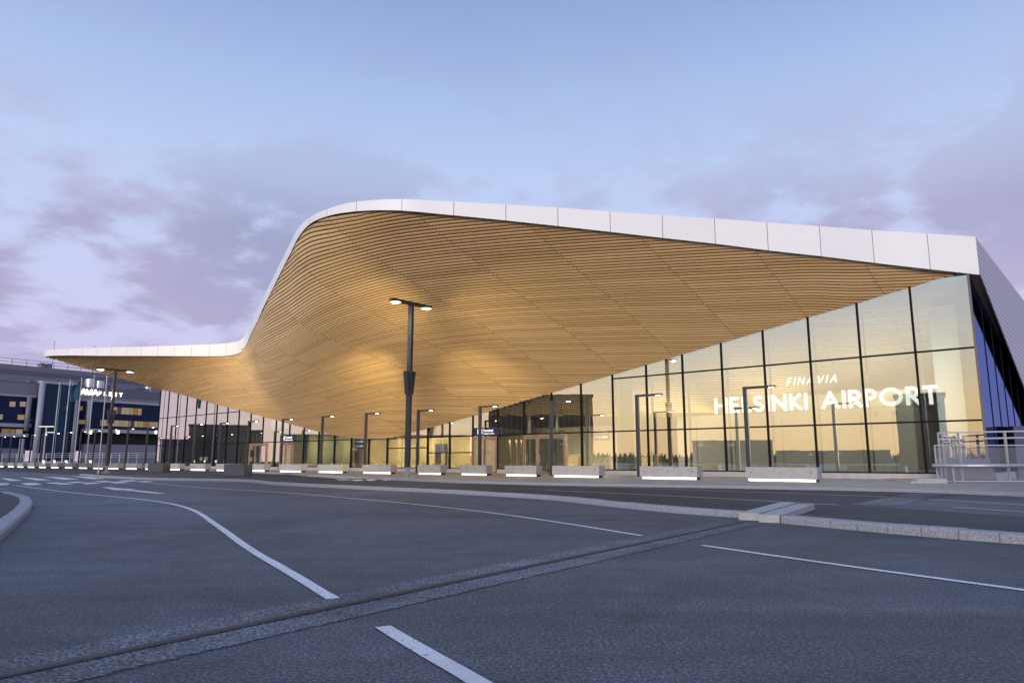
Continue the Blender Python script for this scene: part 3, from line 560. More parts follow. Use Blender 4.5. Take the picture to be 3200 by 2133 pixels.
# ---------------------------------------------------------------- interior light
def area(loc, sx, sy, e, col, rot=(0, 0, TROT)):
    l = bpy.data.lights.new('interior_light', 'AREA'); l.shape = 'RECTANGLE'; l.size = sx; l.size_y = sy; l.energy = e; l.color = col
    o = bpy.data.objects.new('interior_light', l); S.collection.objects.link(o); o.location = loc; o.rotation_euler = rot; return o
WARM = (1.0, .88, .70)
for s, n_, z, e in ((4, 6, 6.2, 110), (11, 5, 5.6, 110), (18, 5, 5.0, 140), (25, 5, 4.2, 1300), (31, 5, 3.9, 1100)):
    area(T(s, n_, z), 5, 4, e, WARM)
for s, e in ((33, 420), (38, 420), (44, 420), (50, 420), (56, 420), (62, 420), (68, 420), (74, 300)): area(T(s, 1.2, 2.85), 4, .5, e, (1.0, .78, .42), (R(-50), 0, TROT))
area(T(2.2, .9, 4.5), .8, 5, 70, (.95, .97, 1.0), (math.pi/2, 0, math.atan2(TN.y, TN.x)-math.pi/2))  # unseen extra light, added to brighten the white core
for s in (6, 13, 20): area(T(s, 5.0, 4.6), 6, 4, 190, (1.0, .95, .88), (math.pi, 0, -TROT))  # unseen upward lights, added to bring out the ceiling slats
# ---------------------------------------------------------------- luminous lettering (own stroke alphabet)
def arc(cx_, cy_, rx, ry, a0, a1, m=14): return [(cx_+rx*math.cos(R(a0+(a1-a0)*i/m)), cy_+ry*math.sin(R(a0+(a1-a0)*i/m))) for i in range(m+1)]
GL = {
 'H': (.72, [[(0, 0), (0, 1)], [(.72, 0), (.72, 1)], [(0, .5), (.72, .5)]]), 'E': (.46, [[(0, 0), (0, 1)], [(0, .0), (.46, .0)], [(0, .5), (.44, .5)], [(0, 1), (.46, 1)]]),
 'L': (.42, [[(0, 1), (0, 0)], [(0, 0), (.42, 0)]]), 'I': (0., [[(0, 0), (0, 1)]]), 'F': (.44, [[(0, 0), (0, 1)], [(0, .5), (.4, .5)], [(0, 1), (.44, 1)]]),
 'S': (.5, [arc(.25, .75, .24, .25, 30, 270, 14)+arc(.25, .25, .26, .25, 90, -150, 14)[1:]]), 'N': (.74, [[(0, 0), (0, 1)], [(0, 1), (.74, 0)], [(.74, 0), (.74, 1)]]),
 'K': (.56, [[(0, 0), (0, 1)], [(.54, 1), (.02, .5)], [(.02, .5), (.58, 0)]]), 'A': (.84, [[(0, 0), (.42, 1)], [(.42, 1), (.84, 0)], [(.15, .32), (.69, .32)]]),
 'R': (.5, [[(0, 0), (0, 1)], [(0, 1), (.24, 1)]+arc(.24, .74, .26, .26, 90, -90, 12)+[(0, .48)], [(.2, .48), (.54, 0)]]),
 'P': (.48, [[(0, 0), (0, 1)], [(0, 1), (.22, 1)]+arc(.22, .73, .27, .27, 90, -90, 12)+[(0, .46)]]), 'O': (1., [arc(.5, .5, .5, .5, 0, 360, 40)]),
 'T': (.56, [[(.28, 0), (.28, 1)], [(0, 1), (.56, 1)]]), 'V': (.8, [[(0, 1), (.4, 0)], [(.4, 0), (.8, 1)]]), ' ': (.3, []),
}
def ribbon(pts, w, dep, off, mb, f3):
    P2 = [Vector((p[0], p[1])) for p in pts]; closed = (P2[0]-P2[-1]).length < 1e-4; Lp = []; Rp = []; m = len(P2)
    for i in range(m):
        if closed: a = P2[i-1] if i > 0 else P2[-2]; b = P2[i+1] if i < m-1 else P2[1]
        else: a = P2[max(0, i-1)]; b = P2[min(m-1, i+1)]
        t = (b-a).normalized(); nn = Vector((-t.y, t.x))
        q = P2[i]
        if not closed and i == 0: q = q-t*(w*.5 if len(pts) == 2 else 0)
        if not closed and i == m-1: q = q+t*(w*.5 if len(pts) == 2 else 0)
        Lp.append(q+nn*w/2); Rp.append(q-nn*w/2)
    vs = [f3(p.x, p.y, off) for p in Lp]+[f3(p.x, p.y, off) for p in Rp]+[f3(p.x, p.y, off+dep) for p in Lp]+[f3(p.x, p.y, off+dep) for p in Rp]
    fs = []
    for i in range(m-1): fs += [(i, i+1, m+i+1, m+i), (2*m+i, 3*m+i, 3*m+i+1, 2*m+i+1), (i, 2*m+i, 2*m+i+1, i+1), (m+i, m+i+1, 3*m+i+1, 3*m+i)]
    fs += [(0, m, 3*m, 2*m), (m-1, 3*m-1, 4*m-1, 2*m-1)]
    mb.add(vs, fs)
def lettering(name, text, base, h, width, stroke, slant, f3w, m, parent, gap=.22, weights=None):
    # f3w(u, v, d): world point u metres rightwards, v up, d towards the viewer; letters are parts of one sign
    W_ = sum(GL[c][0]+stroke+gap for c in text)-gap; sc = width/(W_) ; u = 0
    for i, c in enumerate(text):
        gw, strokes = GL[c]; u0 = u+stroke/2
        if strokes:
            mb = MB()
            for j, st_ in enumerate(strokes):
                pts = [(((p[0]+u0)*sc+slant*p[1]*h), p[1]*(h-stroke*sc)+stroke*sc/2) for p in st_]
                if c in 'EFLT' and j > 0: pts = [(q[0], q[1]) for q in pts]
                ribbon(pts, stroke*sc, .05, j*.004, mb, lambda a, b, o: f3w(a, b, o))
            mb.v = [tuple(Vector(v)-base) for v in mb.v]; mb.build('letter', m, parent)
        u += gw+stroke+gap
def facade_f3(s_left, z0, n0):
    return lambda a, b, o: tuple(T(s_left-a, n0-o, z0+b))
sl_, sr_ = sOf(2241, .35), sOf(2953, .35)
hs = tag(empty('illuminated_sign', T(sl_, .35, 4.02)), 'large white glowing letters HELSINKI AIRPORT behind the right hand glass', 'sign')
lettering('h', 'HELSINKI AIRPORT', T(sl_, .35, 4.02), 1.0, sl_-sr_, .205, 0, facade_f3(sl_, 4.02, .35), M_SIGN, hs, gap=.15)
for z in (4.0, 5.03):
    b = MB(); b.bar(T(sl_, .42, z), T(sr_, .42, z), .03, .03); b.v = [tuple(Vector(v)-T(sl_, .35, 4.02)) for v in b.v]; b.build('sign_rail', M_RAILW, hs)
sa, sb = sOf(2474, .35), sOf(2634, .35)
fs_ = tag(empty('illuminated_sign', T(sa, .35, 5.5)), 'small slanted white glowing letters FINAVIA above the larger airport sign', 'sign')
lettering('f', 'FINAVIA', T(sa, .35, 5.5), .47, sa-sb, .17, .25, facade_f3(sa, 5.5, .35), M_SIGN, fs_, gap=.42)
def flat_text(txt, size, loc, right, up, m, parent, base, name='lettering', align='LEFT'):
    cu = bpy.data.curves.new('t', 'FONT'); cu.body = txt; cu.size = size; cu.extrude = .006; cu.align_x = align
    o = bpy.data.objects.new('t', cu); S.collection.objects.link(o); dg = bpy.context.evaluated_depsgraph_get()
    me = bpy.data.meshes.new_from_object(o.evaluated_get(dg)); bpy.data.objects.remove(o)
    r = Vector(right).normalized(); u = Vector(up); nn = r.cross(u); M = Matrix((r, u, nn)).transposed()
    for v in me.vertices: v.co = M @ v.co+Vector(loc)-base
    me.materials.clear(); me.materials.append(m); ob = bpy.data.objects.new(name, me); S.collection.objects.link(ob); ob.parent = parent; return ob
def terminal_sign(px0, px1, z0, z1, label, icon=True):
    s0, s1 = sOf(px0, -.2), sOf(px1, -.2); base = T(s0, -.2, z0); r = empty('terminal_sign', base)
    b = MB(); tbox(b, s1, s0, -.22, -.12, z0, z1); b.v = [tuple(Vector(v)-base) for v in b.v]; b.build('sign_panel', M_NAVY, r)
    h = z1-z0; wd = s0-s1; mw = emat('sign_text', (1, 1, 1), 1.6)
    flat_text('Terminal', h*.48, T(s0-wd*.40, -.23, z0+h*.47), -TD, (0, 0, 1), mw, r, base)
    flat_text('Terminaali | Terminal', h*.22, T(s0-wd*.40, -.23, z0+h*.17), -TD, (0, 0, 1), mw, r, base)
    b = MB(); a0, a1 = s0-wd*.19, s0-wd*.36
    for q in ((a0, a1, z0+h*.18, z0+h*.23), (a0, a1, z0+h*.80, z0+h*.85)): tbox(b, q[1], q[0], -.245, -.225, q[2], q[3])
    for q in (a0, a1): tbox(b, q-.02, q+.02, -.25, -.226, z0+h*.235, z0+h*.795)
    tbox(b, a1+.22*(a0-a1), a0-.22*(a0-a1), -.248, -.228, z0+h*.4, z0+h*.62)
    b.v = [tuple(Vector(v)-base) for v in b.v]; b.build('icon', mw, r)
    return tag(r, label, 'sign')
terminal_sign(1479, 1556, 3.08, 3.72, 'navy Terminal sign with white lettering right of the tall twin lamp')
terminal_sign(872, 916, 3.08, 3.80, 'navy Terminal sign above the far left entrance door')
def wayfinder(px0, px1, n_, z, rows, label):
    s0, s1 = sOf(px0, n_), sOf(px1, n_); base = T(s0, n_, z); r = empty('direction_sign', base); mw = emat('sign_text', (1, 1, 1), 1.6)
    b = MB(); tbox(b, s1, s0, n_+.02, n_+.1, z-.1, z+rows*.42); b.v = [tuple(Vector(v)-base) for v in b.v]; b.build('sign_panel', mat('sign_black', (.03, .03, .035), .5), r)
    wd = s0-s1
    for i in range(rows):
        zz = z+i*.42; b = MB(); tbox(b, s0-wd*.5, s0-.05, n_-.01, n_+.015, zz+.16, zz+.21); tbox(b, s0-wd*.5, s0-wd*.3, n_-.01, n_+.015, zz+.06, zz+.11)
        for q in range(4): tbox(b, s0-wd*(.62+q*.09), s0-wd*(.55+q*.09), n_-.01, n_+.015, zz+.05, zz+.24)
        b.v = [tuple(Vector(v)-base) for v in b.v]; b.build('sign_line', mw, r)
    return tag(r, label, 'sign')
wayfinder(1855, 1906, 4.5, 2.75, 2, 'dark hanging direction sign with two white lines, right of the bronze doors')
wayfinder(1734, 1765, 3.5, 2.25, 3, 'dark direction sign with three white lines seen through the bronze doors')
wayfinder(1106, 1136, .8, 2.35, 2, 'dark direction sign with two white lines behind the lowest dip of the canopy')
# ================================================================== GROUND
g = MB(); g.add([(-900, -500, 0), (900, -500, 0), (900, 1500, 0), (-900, 1500, 0)], [(0, 1, 2, 3)]); struct(g.build('road', M_ASPH))
def poly(pts, z=0.): return [G(x, y, 0)+Vector((0, 0, z)) for x, y in pts]
def flat(name, pts, z, m, world=False):
    b = MB(); vs = [Vector((p[0], p[1], z)) for p in (pts if world else poly(pts))]; b.add(vs, [tuple(range(len(vs)))]); return struct(b.build(name, m))
def smooth_line(pts, step=.5):
    P2 = np.array([[p[0], p[1]] for p in pts]); d_ = np.r_[0, np.cumsum(np.linalg.norm(np.diff(P2, axis=0), axis=1))]
    t = np.linspace(0, d_[-1], max(2, int(d_[-1]/step)+1)); return [Vector((float(cr(d_, P2[:, 0], q)), float(cr(d_, P2[:, 1], q)), 0)) for q in t] if len(pts) > 2 else [Vector((*P2[0], 0)), Vector((*P2[1], 0))]
def offs(line, w):
    out = []
    for i, p in enumerate(line):
        a = line[max(0, i-1)]; b = line[min(len(line)-1, i+1)]; t = (b-a); t.z = 0; t.normalize(); out.append(p+Vector((-t.y, t.x, 0))*w)
    return out
# forecourt pavement with granite kerb
kp = [(3900, 1580), (3500, 1560), (3200, 1543), (2901, 1534), (2500, 1527), (2200, 1523), (1900, 1519), (1650, 1514), (1400, 1507), (1180, 1497), (976, 1485), (800, 1476), (630, 1467.5), (480, 1461.5), (340, 1456), (200, 1452.5), (60, 1450.5), (-150, 1449)]
kl = smooth_line(poly(kp), 1.0); far = [Vector((-400, kl[-1].y+60, 0)), Vector((-400, 700, 0)), Vector((500, 700, 0)), Vector((500, kl[0].y-3, 0))]
M_PAVE = mat('paving', (.33, .31, .30), .6, var=.14, scale=1.3, bump=.2, bscale=60)
def paving():
    m = bpy.data.materials.new('paving_slabs'); m.use_nodes = True; t = NT(m.node_tree); b = t.n['Principled BSDF']; tcn = t.new('ShaderNodeTexCoord')
    mp = t.new('ShaderNodeMapping', i_Vector=tcn.outputs['Object'], i_Rotation=(0, 0, TROT))
    br = t.new('ShaderNodeTexBrick', i_Vector=mp.outputs[0], i_Color1=(.31, .29, .285, 1), i_Color2=(.37, .345, .33, 1), i_Mortar=(.15, .14, .14, 1), i_Scale=1.0, i_Mortar_Size=.012, i_Brick_Width=.8, i_Row_Height=.4)
    nz = t.new('ShaderNodeTexNoise', i_Vector=tcn.outputs['Object'], i_Scale=1.1, i_Detail=7.0)
    t.put(b, 'Base Color', t.mix(1.0, br.outputs[0], t.ramp(nz.outputs[0], [(.3, .72), (.7, 1.2)]), 'MULTIPLY')); b.inputs['Roughness'].default_value = .5
    return m
b = MB(); inner = offs(kl, -.28); poly2 = [(p.x, p.y, .12) for p in inner]+[(p.x, p.y, .12) for p in far]; b.add(poly2, [tuple(range(len(poly2)))])
pv = b.build('pavement', paving()); struct(pv)
def kerb(line, w, z, m, name='kerb', slope=.02, side_=-1, parent=None):
    o = line; i_ = offs(line, side_*w); ins = offs(line, side_*.02); vs = []
    for a, c, d_ in zip(o, ins, i_): vs += [(a.x, a.y, -.01), (a.x, a.y, z-.02), (c.x, c.y, z), (d_.x, d_.y, z+.003), (d_.x, d_.y, -.01)]
    b = MB(); fs = []
    for k in range(len(line)-1):
        for j in range(4): q = k*5+j; fs.append((q, q+1, q+6, q+5))
    b.add(vs, fs); m_ = len(line)-1; b.f += [(0, 1, 2, 3, 4), tuple(m_*5+j for j in (4, 3, 2, 1, 0))]
    return struct(b.build(name, m))
kerb(kl, .28, .122, M_GRAN)
# traffic island kerbs
kA = [(248, 1479), (374, 1490), (538, 1497), (701, 1500), (865, 1513), (1100, 1526), (1306, 1536), (1500, 1547), (1700, 1560), (1900, 1581), (2100, 1600.6), (2313, 1616)]
kB = [(2441, 1632), (2600, 1646), (2815, 1665), (3000, 1679), (3200, 1693), (3600, 1722), (4300, 1764), (5400, 1830)]
la = smooth_line(poly(kA), .6); lb = smooth_line(poly(kB), .5)
def jointed(line, piece):
    seg = [0]; acc = 0
    for i in range(1, len(line)):
        acc += (line[i]-line[i-1]).length
        if acc > piece: seg.append(i); acc = 0
    seg.append(len(line)-1); return seg
def granite_kerb(line, w, z):
    # one kerb, stones parted by fine joints
    b = MB(); i_ = offs(line, w)
    step = max(1, int(1.0/((line[1]-line[0]).length)))
    for a in range(0, len(line)-1, step):
        e = min(len(line)-1, a+step); u = (line[e]-line[a]).normalized()*.006; zz = z+random.uniform(-.006, .006); pts = list(range(a, e+1)); o_ = len(b.v)
        for k in pts:
            p, q = line[k], i_[k]; sh = u if k == a else (-u if k == e else Vector((0, 0, 0))); p = p+sh; q = q+sh; mid_ = p+(q-p)*.12
            b.v += [(p.x, p.y, -.01), (p.x, p.y, zz-.035), (mid_.x, mid_.y, zz), (q.x, q.y, zz), (q.x, q.y, -.01)]
        for k in range(len(pts)-1):
            for j in range(4): q_ = o_+k*5+j; b.f.append((q_, q_+1, q_+6, q_+5))
        m_ = o_+(len(pts)-1)*5; b.f += [(o_, o_+1, o_+2, o_+3, o_+4), (m_+4, m_+3, m_+2, m_+1, m_)]
    return b
random.seed(5)
struct(granite_kerb(la[::-1], -.30, .12).build('kerb', M_GRAN)); struct(granite_kerb(lb, .34, .135).build('kerb', M_GRAN))
# raised fresh asphalt behind the right kerb
ins = offs(lb, .33); rest = poly([(5400, 1690), (4300, 1652), (3600, 1622), (3200, 1607), (2731, 1578), (2614, 1577.5), (2544, 1590), (2502, 1602.5)])
b = MB(); vs = [(p.x, p.y, .12) for p in ins]+[(p.x, p.y, .006) for p in rest]; b.add(vs, [tuple(range(len(vs)))]); struct(b.build('island', M_ASPH2))
# concrete drain blocks
for (x0, y0, x1, y1, wd) in ((2340, 1623, 2480, 1577, .36), (2404, 1630, 2540, 1580, .36)):
    a, c = G(x0, y0), G(x1, y1); c = a+(c-a).normalized()*min((c-a).length, 4.2); b = MB(); b.bar(a+Vector((0, 0, .065)), c+Vector((0, 0, .05)), wd, .14); struct(b.build('drain_block', M_CONC2))
# expansion joint across the road
jl = [G(0, 2106), G(408, 1993), G(1061, 1888-4), G(1700, 1768), G(2040, 1694), G(2313, 1630)]
dj = (jl[-1]-jl[0]); dj.z = 0; dj.normalize(); j0 = jl[0]-dj*3; jlin = [j0+dj*t for t in np.arange(0, (jl[-1]-j0).length, .06)]
def band(line, w0, w1, z, m, name, rag=0.):
    L_ = offs(line, w0); R_ = offs(line, w1); b = MB(); vs = [(p.x+random.uniform(-rag, rag), p.y+random.uniform(-rag, rag), z) for p in L_]; v2 = [(p.x+random.uniform(-rag, rag), p.y+random.uniform(-rag, rag), z) for p in R_]
    b.strip(vs, v2); return struct(b.build(name, m))
band(jlin, .36, -.40, .004, M_JOINT, 'road_joint', .018); band(jlin, .045, -.015, .008, M_GROOVE, 'road_joint', .004); 
b = MB(); b.bar(jlin[0]+Vector((-dj.y, dj.x, 0))*-.05+Vector((0, 0, .004)), jlin[-1]+Vector((-dj.y, dj.x, 0))*-.05+Vector((0, 0, .004)), .035, .014); struct(b.build('road_joint', M_ASPH2))
band(jlin, -.41, -.418, .0045, M_GROOVE, 'road_joint', .006)
j2 = [G(2731, 1575), G(2893, 1537)]; d2 = (j2[1]-j2[0]).normalized(); jl2 = [j2[0]+d2*t for t in np.arange(0, (j2[1]-j2[0]).length, .3)]
band(jl2, .5, -.5, .0085, M_JOINT, 'road_joint', .03); band(jl2, .05, -.05, .012, M_GROOVE, 'road_joint')
# near left kerb
kc = [(-120, 1541), (0, 1539.5), (47, 1546), (89, 1558), (101, 1573), (95, 1592), (47, 1643), (0, 1685), (-60, 1730), (-150, 1790)]
lc = smooth_line(poly(kc), .25); struct(granite_kerb(lc, -.26, .13).build('kerb', M_GRAN))
b = MB(); ins = offs(lc, -.25); b.add([(p.x, p.y, .12) for p in ins], [tuple(range(len(ins)))]); struct(b.build('island', M_ASPH2))
# newer, darker asphalt on the lane by the terminal
mid_ = [(p.x, p.y, .002) for p in offs(la, .15)]; fr_ = [(p.x, p.y, .002) for p in offs(kl, .02)]
b = MB(); b.add(fr_[8:]+mid_, [tuple(range(len(fr_[8:])+len(mid_)))]); struct(b.build('service_road', M_ASPH2))
# painted lines
def line_(pts, w=.10, z=.007, px=True): 
    l_ = smooth_line(poly(pts) if px else pts, .35); return band(l_, w/2, -w/2, z, M_PAINT, 'road_marking', .003)
line_([(42, 1508), (290, 1540), (420, 1553), (495, 1563), (560, 1576), (594, 1587), (680, 1640), (795, 1722), (920, 1796), (1040, 1870)], .11)
line_([(449, 1502.5), (654, 1522), (888, 1537), (1100, 1556), (1300, 1575), (1496, 1597), (1760, 1634), (2005, 1673)], .10)
line_([(2196, 1703), (2600, 1759), (3200, 1836), (3600, 1886), (4300, 1968)], .105)
line_([(1196, 1958), (1340, 2045), (1495, 2133), (1700, 2260)], .115)
for pts in ([(1400, 1508.5), (2100, 1528), (2773, 1548)], [(1703, 1531), (2100, 1549), (2621, 1575)], [(2902, 1555), (3200, 1570), (3500, 1586)], [(2979, 1579), (3200, 1592), (3500, 1610)], [(-60, 1470), (80, 1479)], [(520, 1466.5), (615, 1472)]):
    line_(pts, .10, .013)
zb_ = [[(0, 1282), (75, 1283), (210, 1305), (95, 1307)], [(170, 1271), (300, 1282), (470, 1302), (345, 1305)], [(400, 1271), (560, 1279), (730, 1297), (590, 1300)], [(655, 1269), (810, 1277), (975, 1295), (850, 1297)]]
for q in zb_: flat('road_marking', [(x/2.941, 1050+y/2.941) for x, y in q], .008, M_PAINT)
ck = [[(-60, 1328), (60, 1326), (100, 1334), (-10, 1337)], [(170, 1330), (300, 1327), (385, 1336), (250, 1341)], [(400, 1326), (520, 1324), (600, 1332), (480, 1336)], [(610, 1322), (720, 1320), (800, 1328), (680, 1332)], [(855, 1317), (975, 1315), (1050, 1323), (930, 1327)], [(1080, 1312), (1220, 1310), (1290, 1318), (1150, 1322)],
      [(0, 1338), (95, 1340), (60, 1346), (-60, 1347)], [(200, 1341), (340, 1338), (400, 1346), (250, 1349)], [(500, 1337), (620, 1333), (690, 1341), (560, 1346)], [(740, 1333), (860, 1328), (930, 1337), (800, 1343)], [(1000, 1328), (1110, 1323), (1190, 1333), (1060, 1339)], [(1260, 1320), (1340, 1317), (1420, 1325), (1310, 1329)]]
for q in ck: flat('road_marking', [(x/2.941, 1050+y/2.941) for x, y in q], .009, M_PAINT)
flat('road_marking', [(x/2.941, 1050+y/2.941) for x, y in ((940, 1375), (1010, 1373), (1120, 1386), (1250, 1393), (1190, 1398), (1330, 1411), (1520, 1434), (1430, 1435), (1270, 1418), (1150, 1403), (1050, 1399))], .009, M_PAINT)
for q in ([(575, 1160), (700, 1158), (790, 1170), (640, 1172)], [(770, 1170), (900, 1163), (930, 1178), (810, 1182)], [(930, 1165), (1040, 1162), (1090, 1175), (990, 1181)], [(1130, 1165), (1230, 1158), (1290, 1172), (1190, 1178)]):
    flat('road_marking', [(900+x/3.92, 1200+y/3.92) for x, y in q], .009, M_PAINT)
for q in ([(130, 1124), (480, 1112), (900, 1138), (880, 1141)], [(380, 1140), (600, 1134), (1150, 1158), (1100, 1160)]):
    flat('road_marking', [(900+x/3.92, 1200+y/3.92) for x, y in q], .009, M_PAINT)
# ================================================================== STREET LAMPS (single arm) in a row along the forecourt
LX = [2334, 2000, 1735, 1507, 1316, 1147, 1006, 890, 780, 690, 607, 530, 467, 404, 354, 304, 257, 213, 175, 136, 102, 70, 39, 10]
LPOS = []
for i in range(24):
    s = 9.2+5.42*i*(1+.0006*i) if False else 9.3+(130.5-9.3)*(i/23.0)**.965; n_ = -6.75-2.3*(s/130)**1.2; LPOS.append((s, n_))
LPOS = [(9.26, -7.0), (15.83, -6.74), (22.3, -6.5), (28.55, -6.5), (34.9, -6.55), (40.65, -6.97), (46.58, -7.0), (52.78, -7.0), (58.6, -7.1), (63.57, -7.39), (68.15, -7.8), (73.0, -8.1), (79.3, -8.0), (84.3, -8.2), (88.4, -8.5), (93.1, -8.7), (98.0, -8.7), (102.4, -8.9), (107.0, -9.0), (112.04, -9.0), (117.0, -9.0), (121.6, -9.1), (126.56, -9.1), (131.0, -9.2)]
LH = 4.72
def make_lamp():
    r = empty('street_lamp'); b = MB(); b.box((0, 0, LH/2), (.20, .15, LH)); b.box((0, 0, LH*.36), (.204, .003, .5)); b.build('pole', M_DARK, r)
    b = MB(); b.box((.76, 0, LH-.065), (1.32, .12, .12)); b.build('arm', M_DARK, r)
    b = MB(); b.box((1.42, 0, LH-.06), (.42, .22, .09)); h = b.build('lamp_head', M_DARK, r)
    b = MB(); b.cyl((1.36, 0, LH-.118), (1.36, 0, LH-.108), .11, seg=20)
    for i, v in enumerate(b.v): b.v[i] = (1.36+(v[0]-1.36)*1.3, v[1]*.8, v[2])
    b.build('lamp_glass', M_LAMPS, h)
    b = MB(); b.box((0, 0, .03), (.30, .25, .06)); b.build('base_plate', M_GALV, r); return r
M_LAMPS = emat('lamp_glow_small', (1.0, .93, .80), 30.0)
NUMW = ['first', 'second', 'third', 'fourth', 'fifth', 'sixth', 'seventh', 'eighth', 'ninth', 'tenth', 'eleventh', 'twelfth', 'thirteenth', 'fourteenth', 'fifteenth', 'sixteenth', 'seventeenth', 'eighteenth', 'nineteenth', 'twentieth', 'twenty-first', 'twenty-second', 'twenty-third', 'leftmost and farthest']
lamp0 = make_lamp()
def spot(loc, e, col, target=(0, 0, -1), ang=130, blend=.8, r=.12):
    l = bpy.data.lights.new('lamp_light', 'SPOT'); l.energy = e; l.color = col; l.spot_size = R(ang); l.spot_blend = blend; l.shadow_soft_size = r
    o = bpy.data.objects.new('lamp_light', l); S.collection.objects.link(o); o.location = loc; o.rotation_euler = Vector(target).to_track_quat('-Z', 'Y').to_euler(); return o
for i, (s, n_) in enumerate(LPOS):
    o = lamp0 if i == 0 else copy_tree(lamp0); p = T(s, n_, .12); o.location = p
    # arm points to the right of the picture, a little outwards
    o.rotation_euler = (0, 0, TROT+math.pi)
    tag(o, '%s slim dark single-arm lamp %s, counting from the right' % (NUMW[i], 'beside a lit concrete block' if i < 12 else 'in the far row'), 'street lamp', 'single arm lamps along the forecourt')
    if i < 10: a = o.rotation_euler.z; spot(p+Vector((1.36*math.cos(a), 1.36*math.sin(a), LH-.15)), 55, (1.0, .85, .62), ang=140)
# ================================================================== CONCRETE BLOCKS with light strips
BL = [(2329, 2549, 2564), (1997, 2178, 2199), (1723, 1873, 1897), (1578, 1674, 1706), (1438, 1520, 1547), (1304, 1378, 1403), (1132, 1221, 1246), (993, 1070, 1095), (873, 940, 962), (768, 827, 850), (675, 727, 751), (594, 641, 662), (520, 562, 583), (454, 490, 511), (393, 427, 448), (338, 369, 389), (291, 320, 340), (246, 272, 290), (203, 225, 243), (160, 182, 200), (122, 143, 158), (87, 107, 122), (54, 73, 88), (25, 43, 57), (-6, 11, 22)]
def make_block(L_):
    r = empty('concrete_block'); b = MB(); h = .54; bm_ = b.box((0, 0, .13+h/2), (L_, .62, h))
    o = b.build('block', M_CONC2 if L_ > 3 else M_CONC, r); md = o.modifiers.new('edge', 'BEVEL'); md.width = .012; md.segments = 2
    b = MB()
    for u in ((-.42, 0, .42) if L_ > 2.8 else (-.36, .1)): b.cyl((u*L_, -.311, .42), (u*L_, -.3125, .42), .028, seg=14)
    b.build('anchor_hole', M_BLACK, r)
    b = MB(); b.box((0, .04, .065), (L_*.93, .42, .13)); b.build('foot', mat('foot_dark', (.06, .06, .06), .7), r)
    b = MB(); b.box((0, -.215, .065), (L_*.93, .03, .09)); b.build('light_strip', M_LED, r)
    b = MB(); b.box((L_*.468, -.1, .05), (.06, .2, .1)); b.build('foot', mat('foot_dark', (.06, .06, .06), .7), r); return r
protos = {}
def s_at(px, n_): return sOf(px, n_)
for i, (xa, xb, xc) in enumerate(BL):
    s_mid = s_at((xa+xb)/2, -7.5); 
    nl = float(np.interp(s_mid, [p[0] for p in LPOS], [p[1] for p in LPOS]))-.95
    if i < 3: nl -= .15
    s0, s1 = sOf(xa, nl-.31), sOf(xb, nl-.31); L_ = round(abs(s0-s1)*5)/5; L_ = min(max(L_, 1.8), 4.0)
    key = L_
    if key not in protos: protos[key] = make_block(L_); o = protos[key]
    else: o = copy_tree(protos[key])
    o.location = T((s0+s1)/2, nl, .12); o.rotation_euler = (0, 0, TROT+math.pi)
    lab = ['long grey concrete block with glowing base strip, rightmost, before the airport lettering', 'long grey concrete block with glowing base strip, second from the right', 'long grey concrete block with glowing base strip before the bronze glass doors'][i] if i < 3 else 'grey concrete block with glowing base strip, %s from the right' % (NUMW[i] if i < 23 else ('twenty-fourth' if i == 23 else 'very last'))
    tag(o, lab, 'barrier block', 'lit concrete blocks along the forecourt kerb')
# ================================================================== TALL TWIN LAMPS with floodlights
def make_twin(ht):
    r = empty('twin_street_lamp'); b = MB(); b.box((0, 0, .72+(ht-.72)/2), (.34, .17, ht-.72)); b.build('pole', M_DARK, r)
    b = MB(); b.box((0, 0, .05), (.62, .52, .10)); b.box((0, 0, .12), (.44, .34, .05)); b.build('base_plate', M_GALV, r)
    b = MB(); b.box((0, 0, .145+.29), (.30, .14, .57)); b.build('base_sleeve', M_GALV, r)
    b = MB()
    for u in (-.24, .24):
        for v in (-.19, .19): b.cyl((u, v, .10), (u, v, .19), .022, seg=8)
    b.build('bolt', M_GALV, r)
    b = MB(); b.box((0, 0, ht+.09), (.30, 3.1, .17)); b.build('crossbar', M_DARK, r)
    for sg_ in (-1, 1):
        b = MB(); b.box((0, sg_*1.22, ht+.0), (.34, .62, .03)); h = b.build('lamp_head', M_DARK, r)
        b = MB(); b.cyl((0, sg_*1.2, ht-.05), (0, sg_*1.2, ht-.017), .20, .24, seg=24); b.build('lamp_glass', M_LAMP, h); b = MB(); b.cyl((0, sg_*1.2, ht-.035), (0, sg_*1.2, ht-.016), .33, .34, seg=24); b.build('halo_ring', emat('lamp_halo', (1.0, .80, .30), 1.5), h)  # wider glowing disc imitates the yellow glow around the lamp
    for sg_ in (-1, 1):
        b = MB(); b.box((0, sg_*.21, 5.55), (.30, .11, 1.35), rx=-sg_*R(6), taper=1.12); f = b.build('floodlight', M_DARK, r)
        b = MB(); b.bar((-.05, sg_*.09, 5.9), (-.05, sg_*.16, 5.95), .05, .08); b.build('bracket', M_GALV, f)
    return r
TWH = atY(1289, 953, G(1272, 1499).y).z; p1 = G(1272, 1499); tw = make_twin(atY(1289, 953, G(1272, 1499).y).z); tw.location = p1; tw.rotation_euler = (0, 0, TROT)
tag(tw, 'tall dark lamp post with two lit heads, right in front of the canopy centre', 'street lamp', 'tall twin lamps')
t2 = copy_tree(tw); q = atY(361, 1155, 62.0); t2.location = (q.x, 62.0, 0.02)
tag(t2, 'tall dark twin lamp post among the flagpoles at far left', 'street lamp', 'tall twin lamps')
t2.scale.z = (q.z-.02)/(TWH+.09)
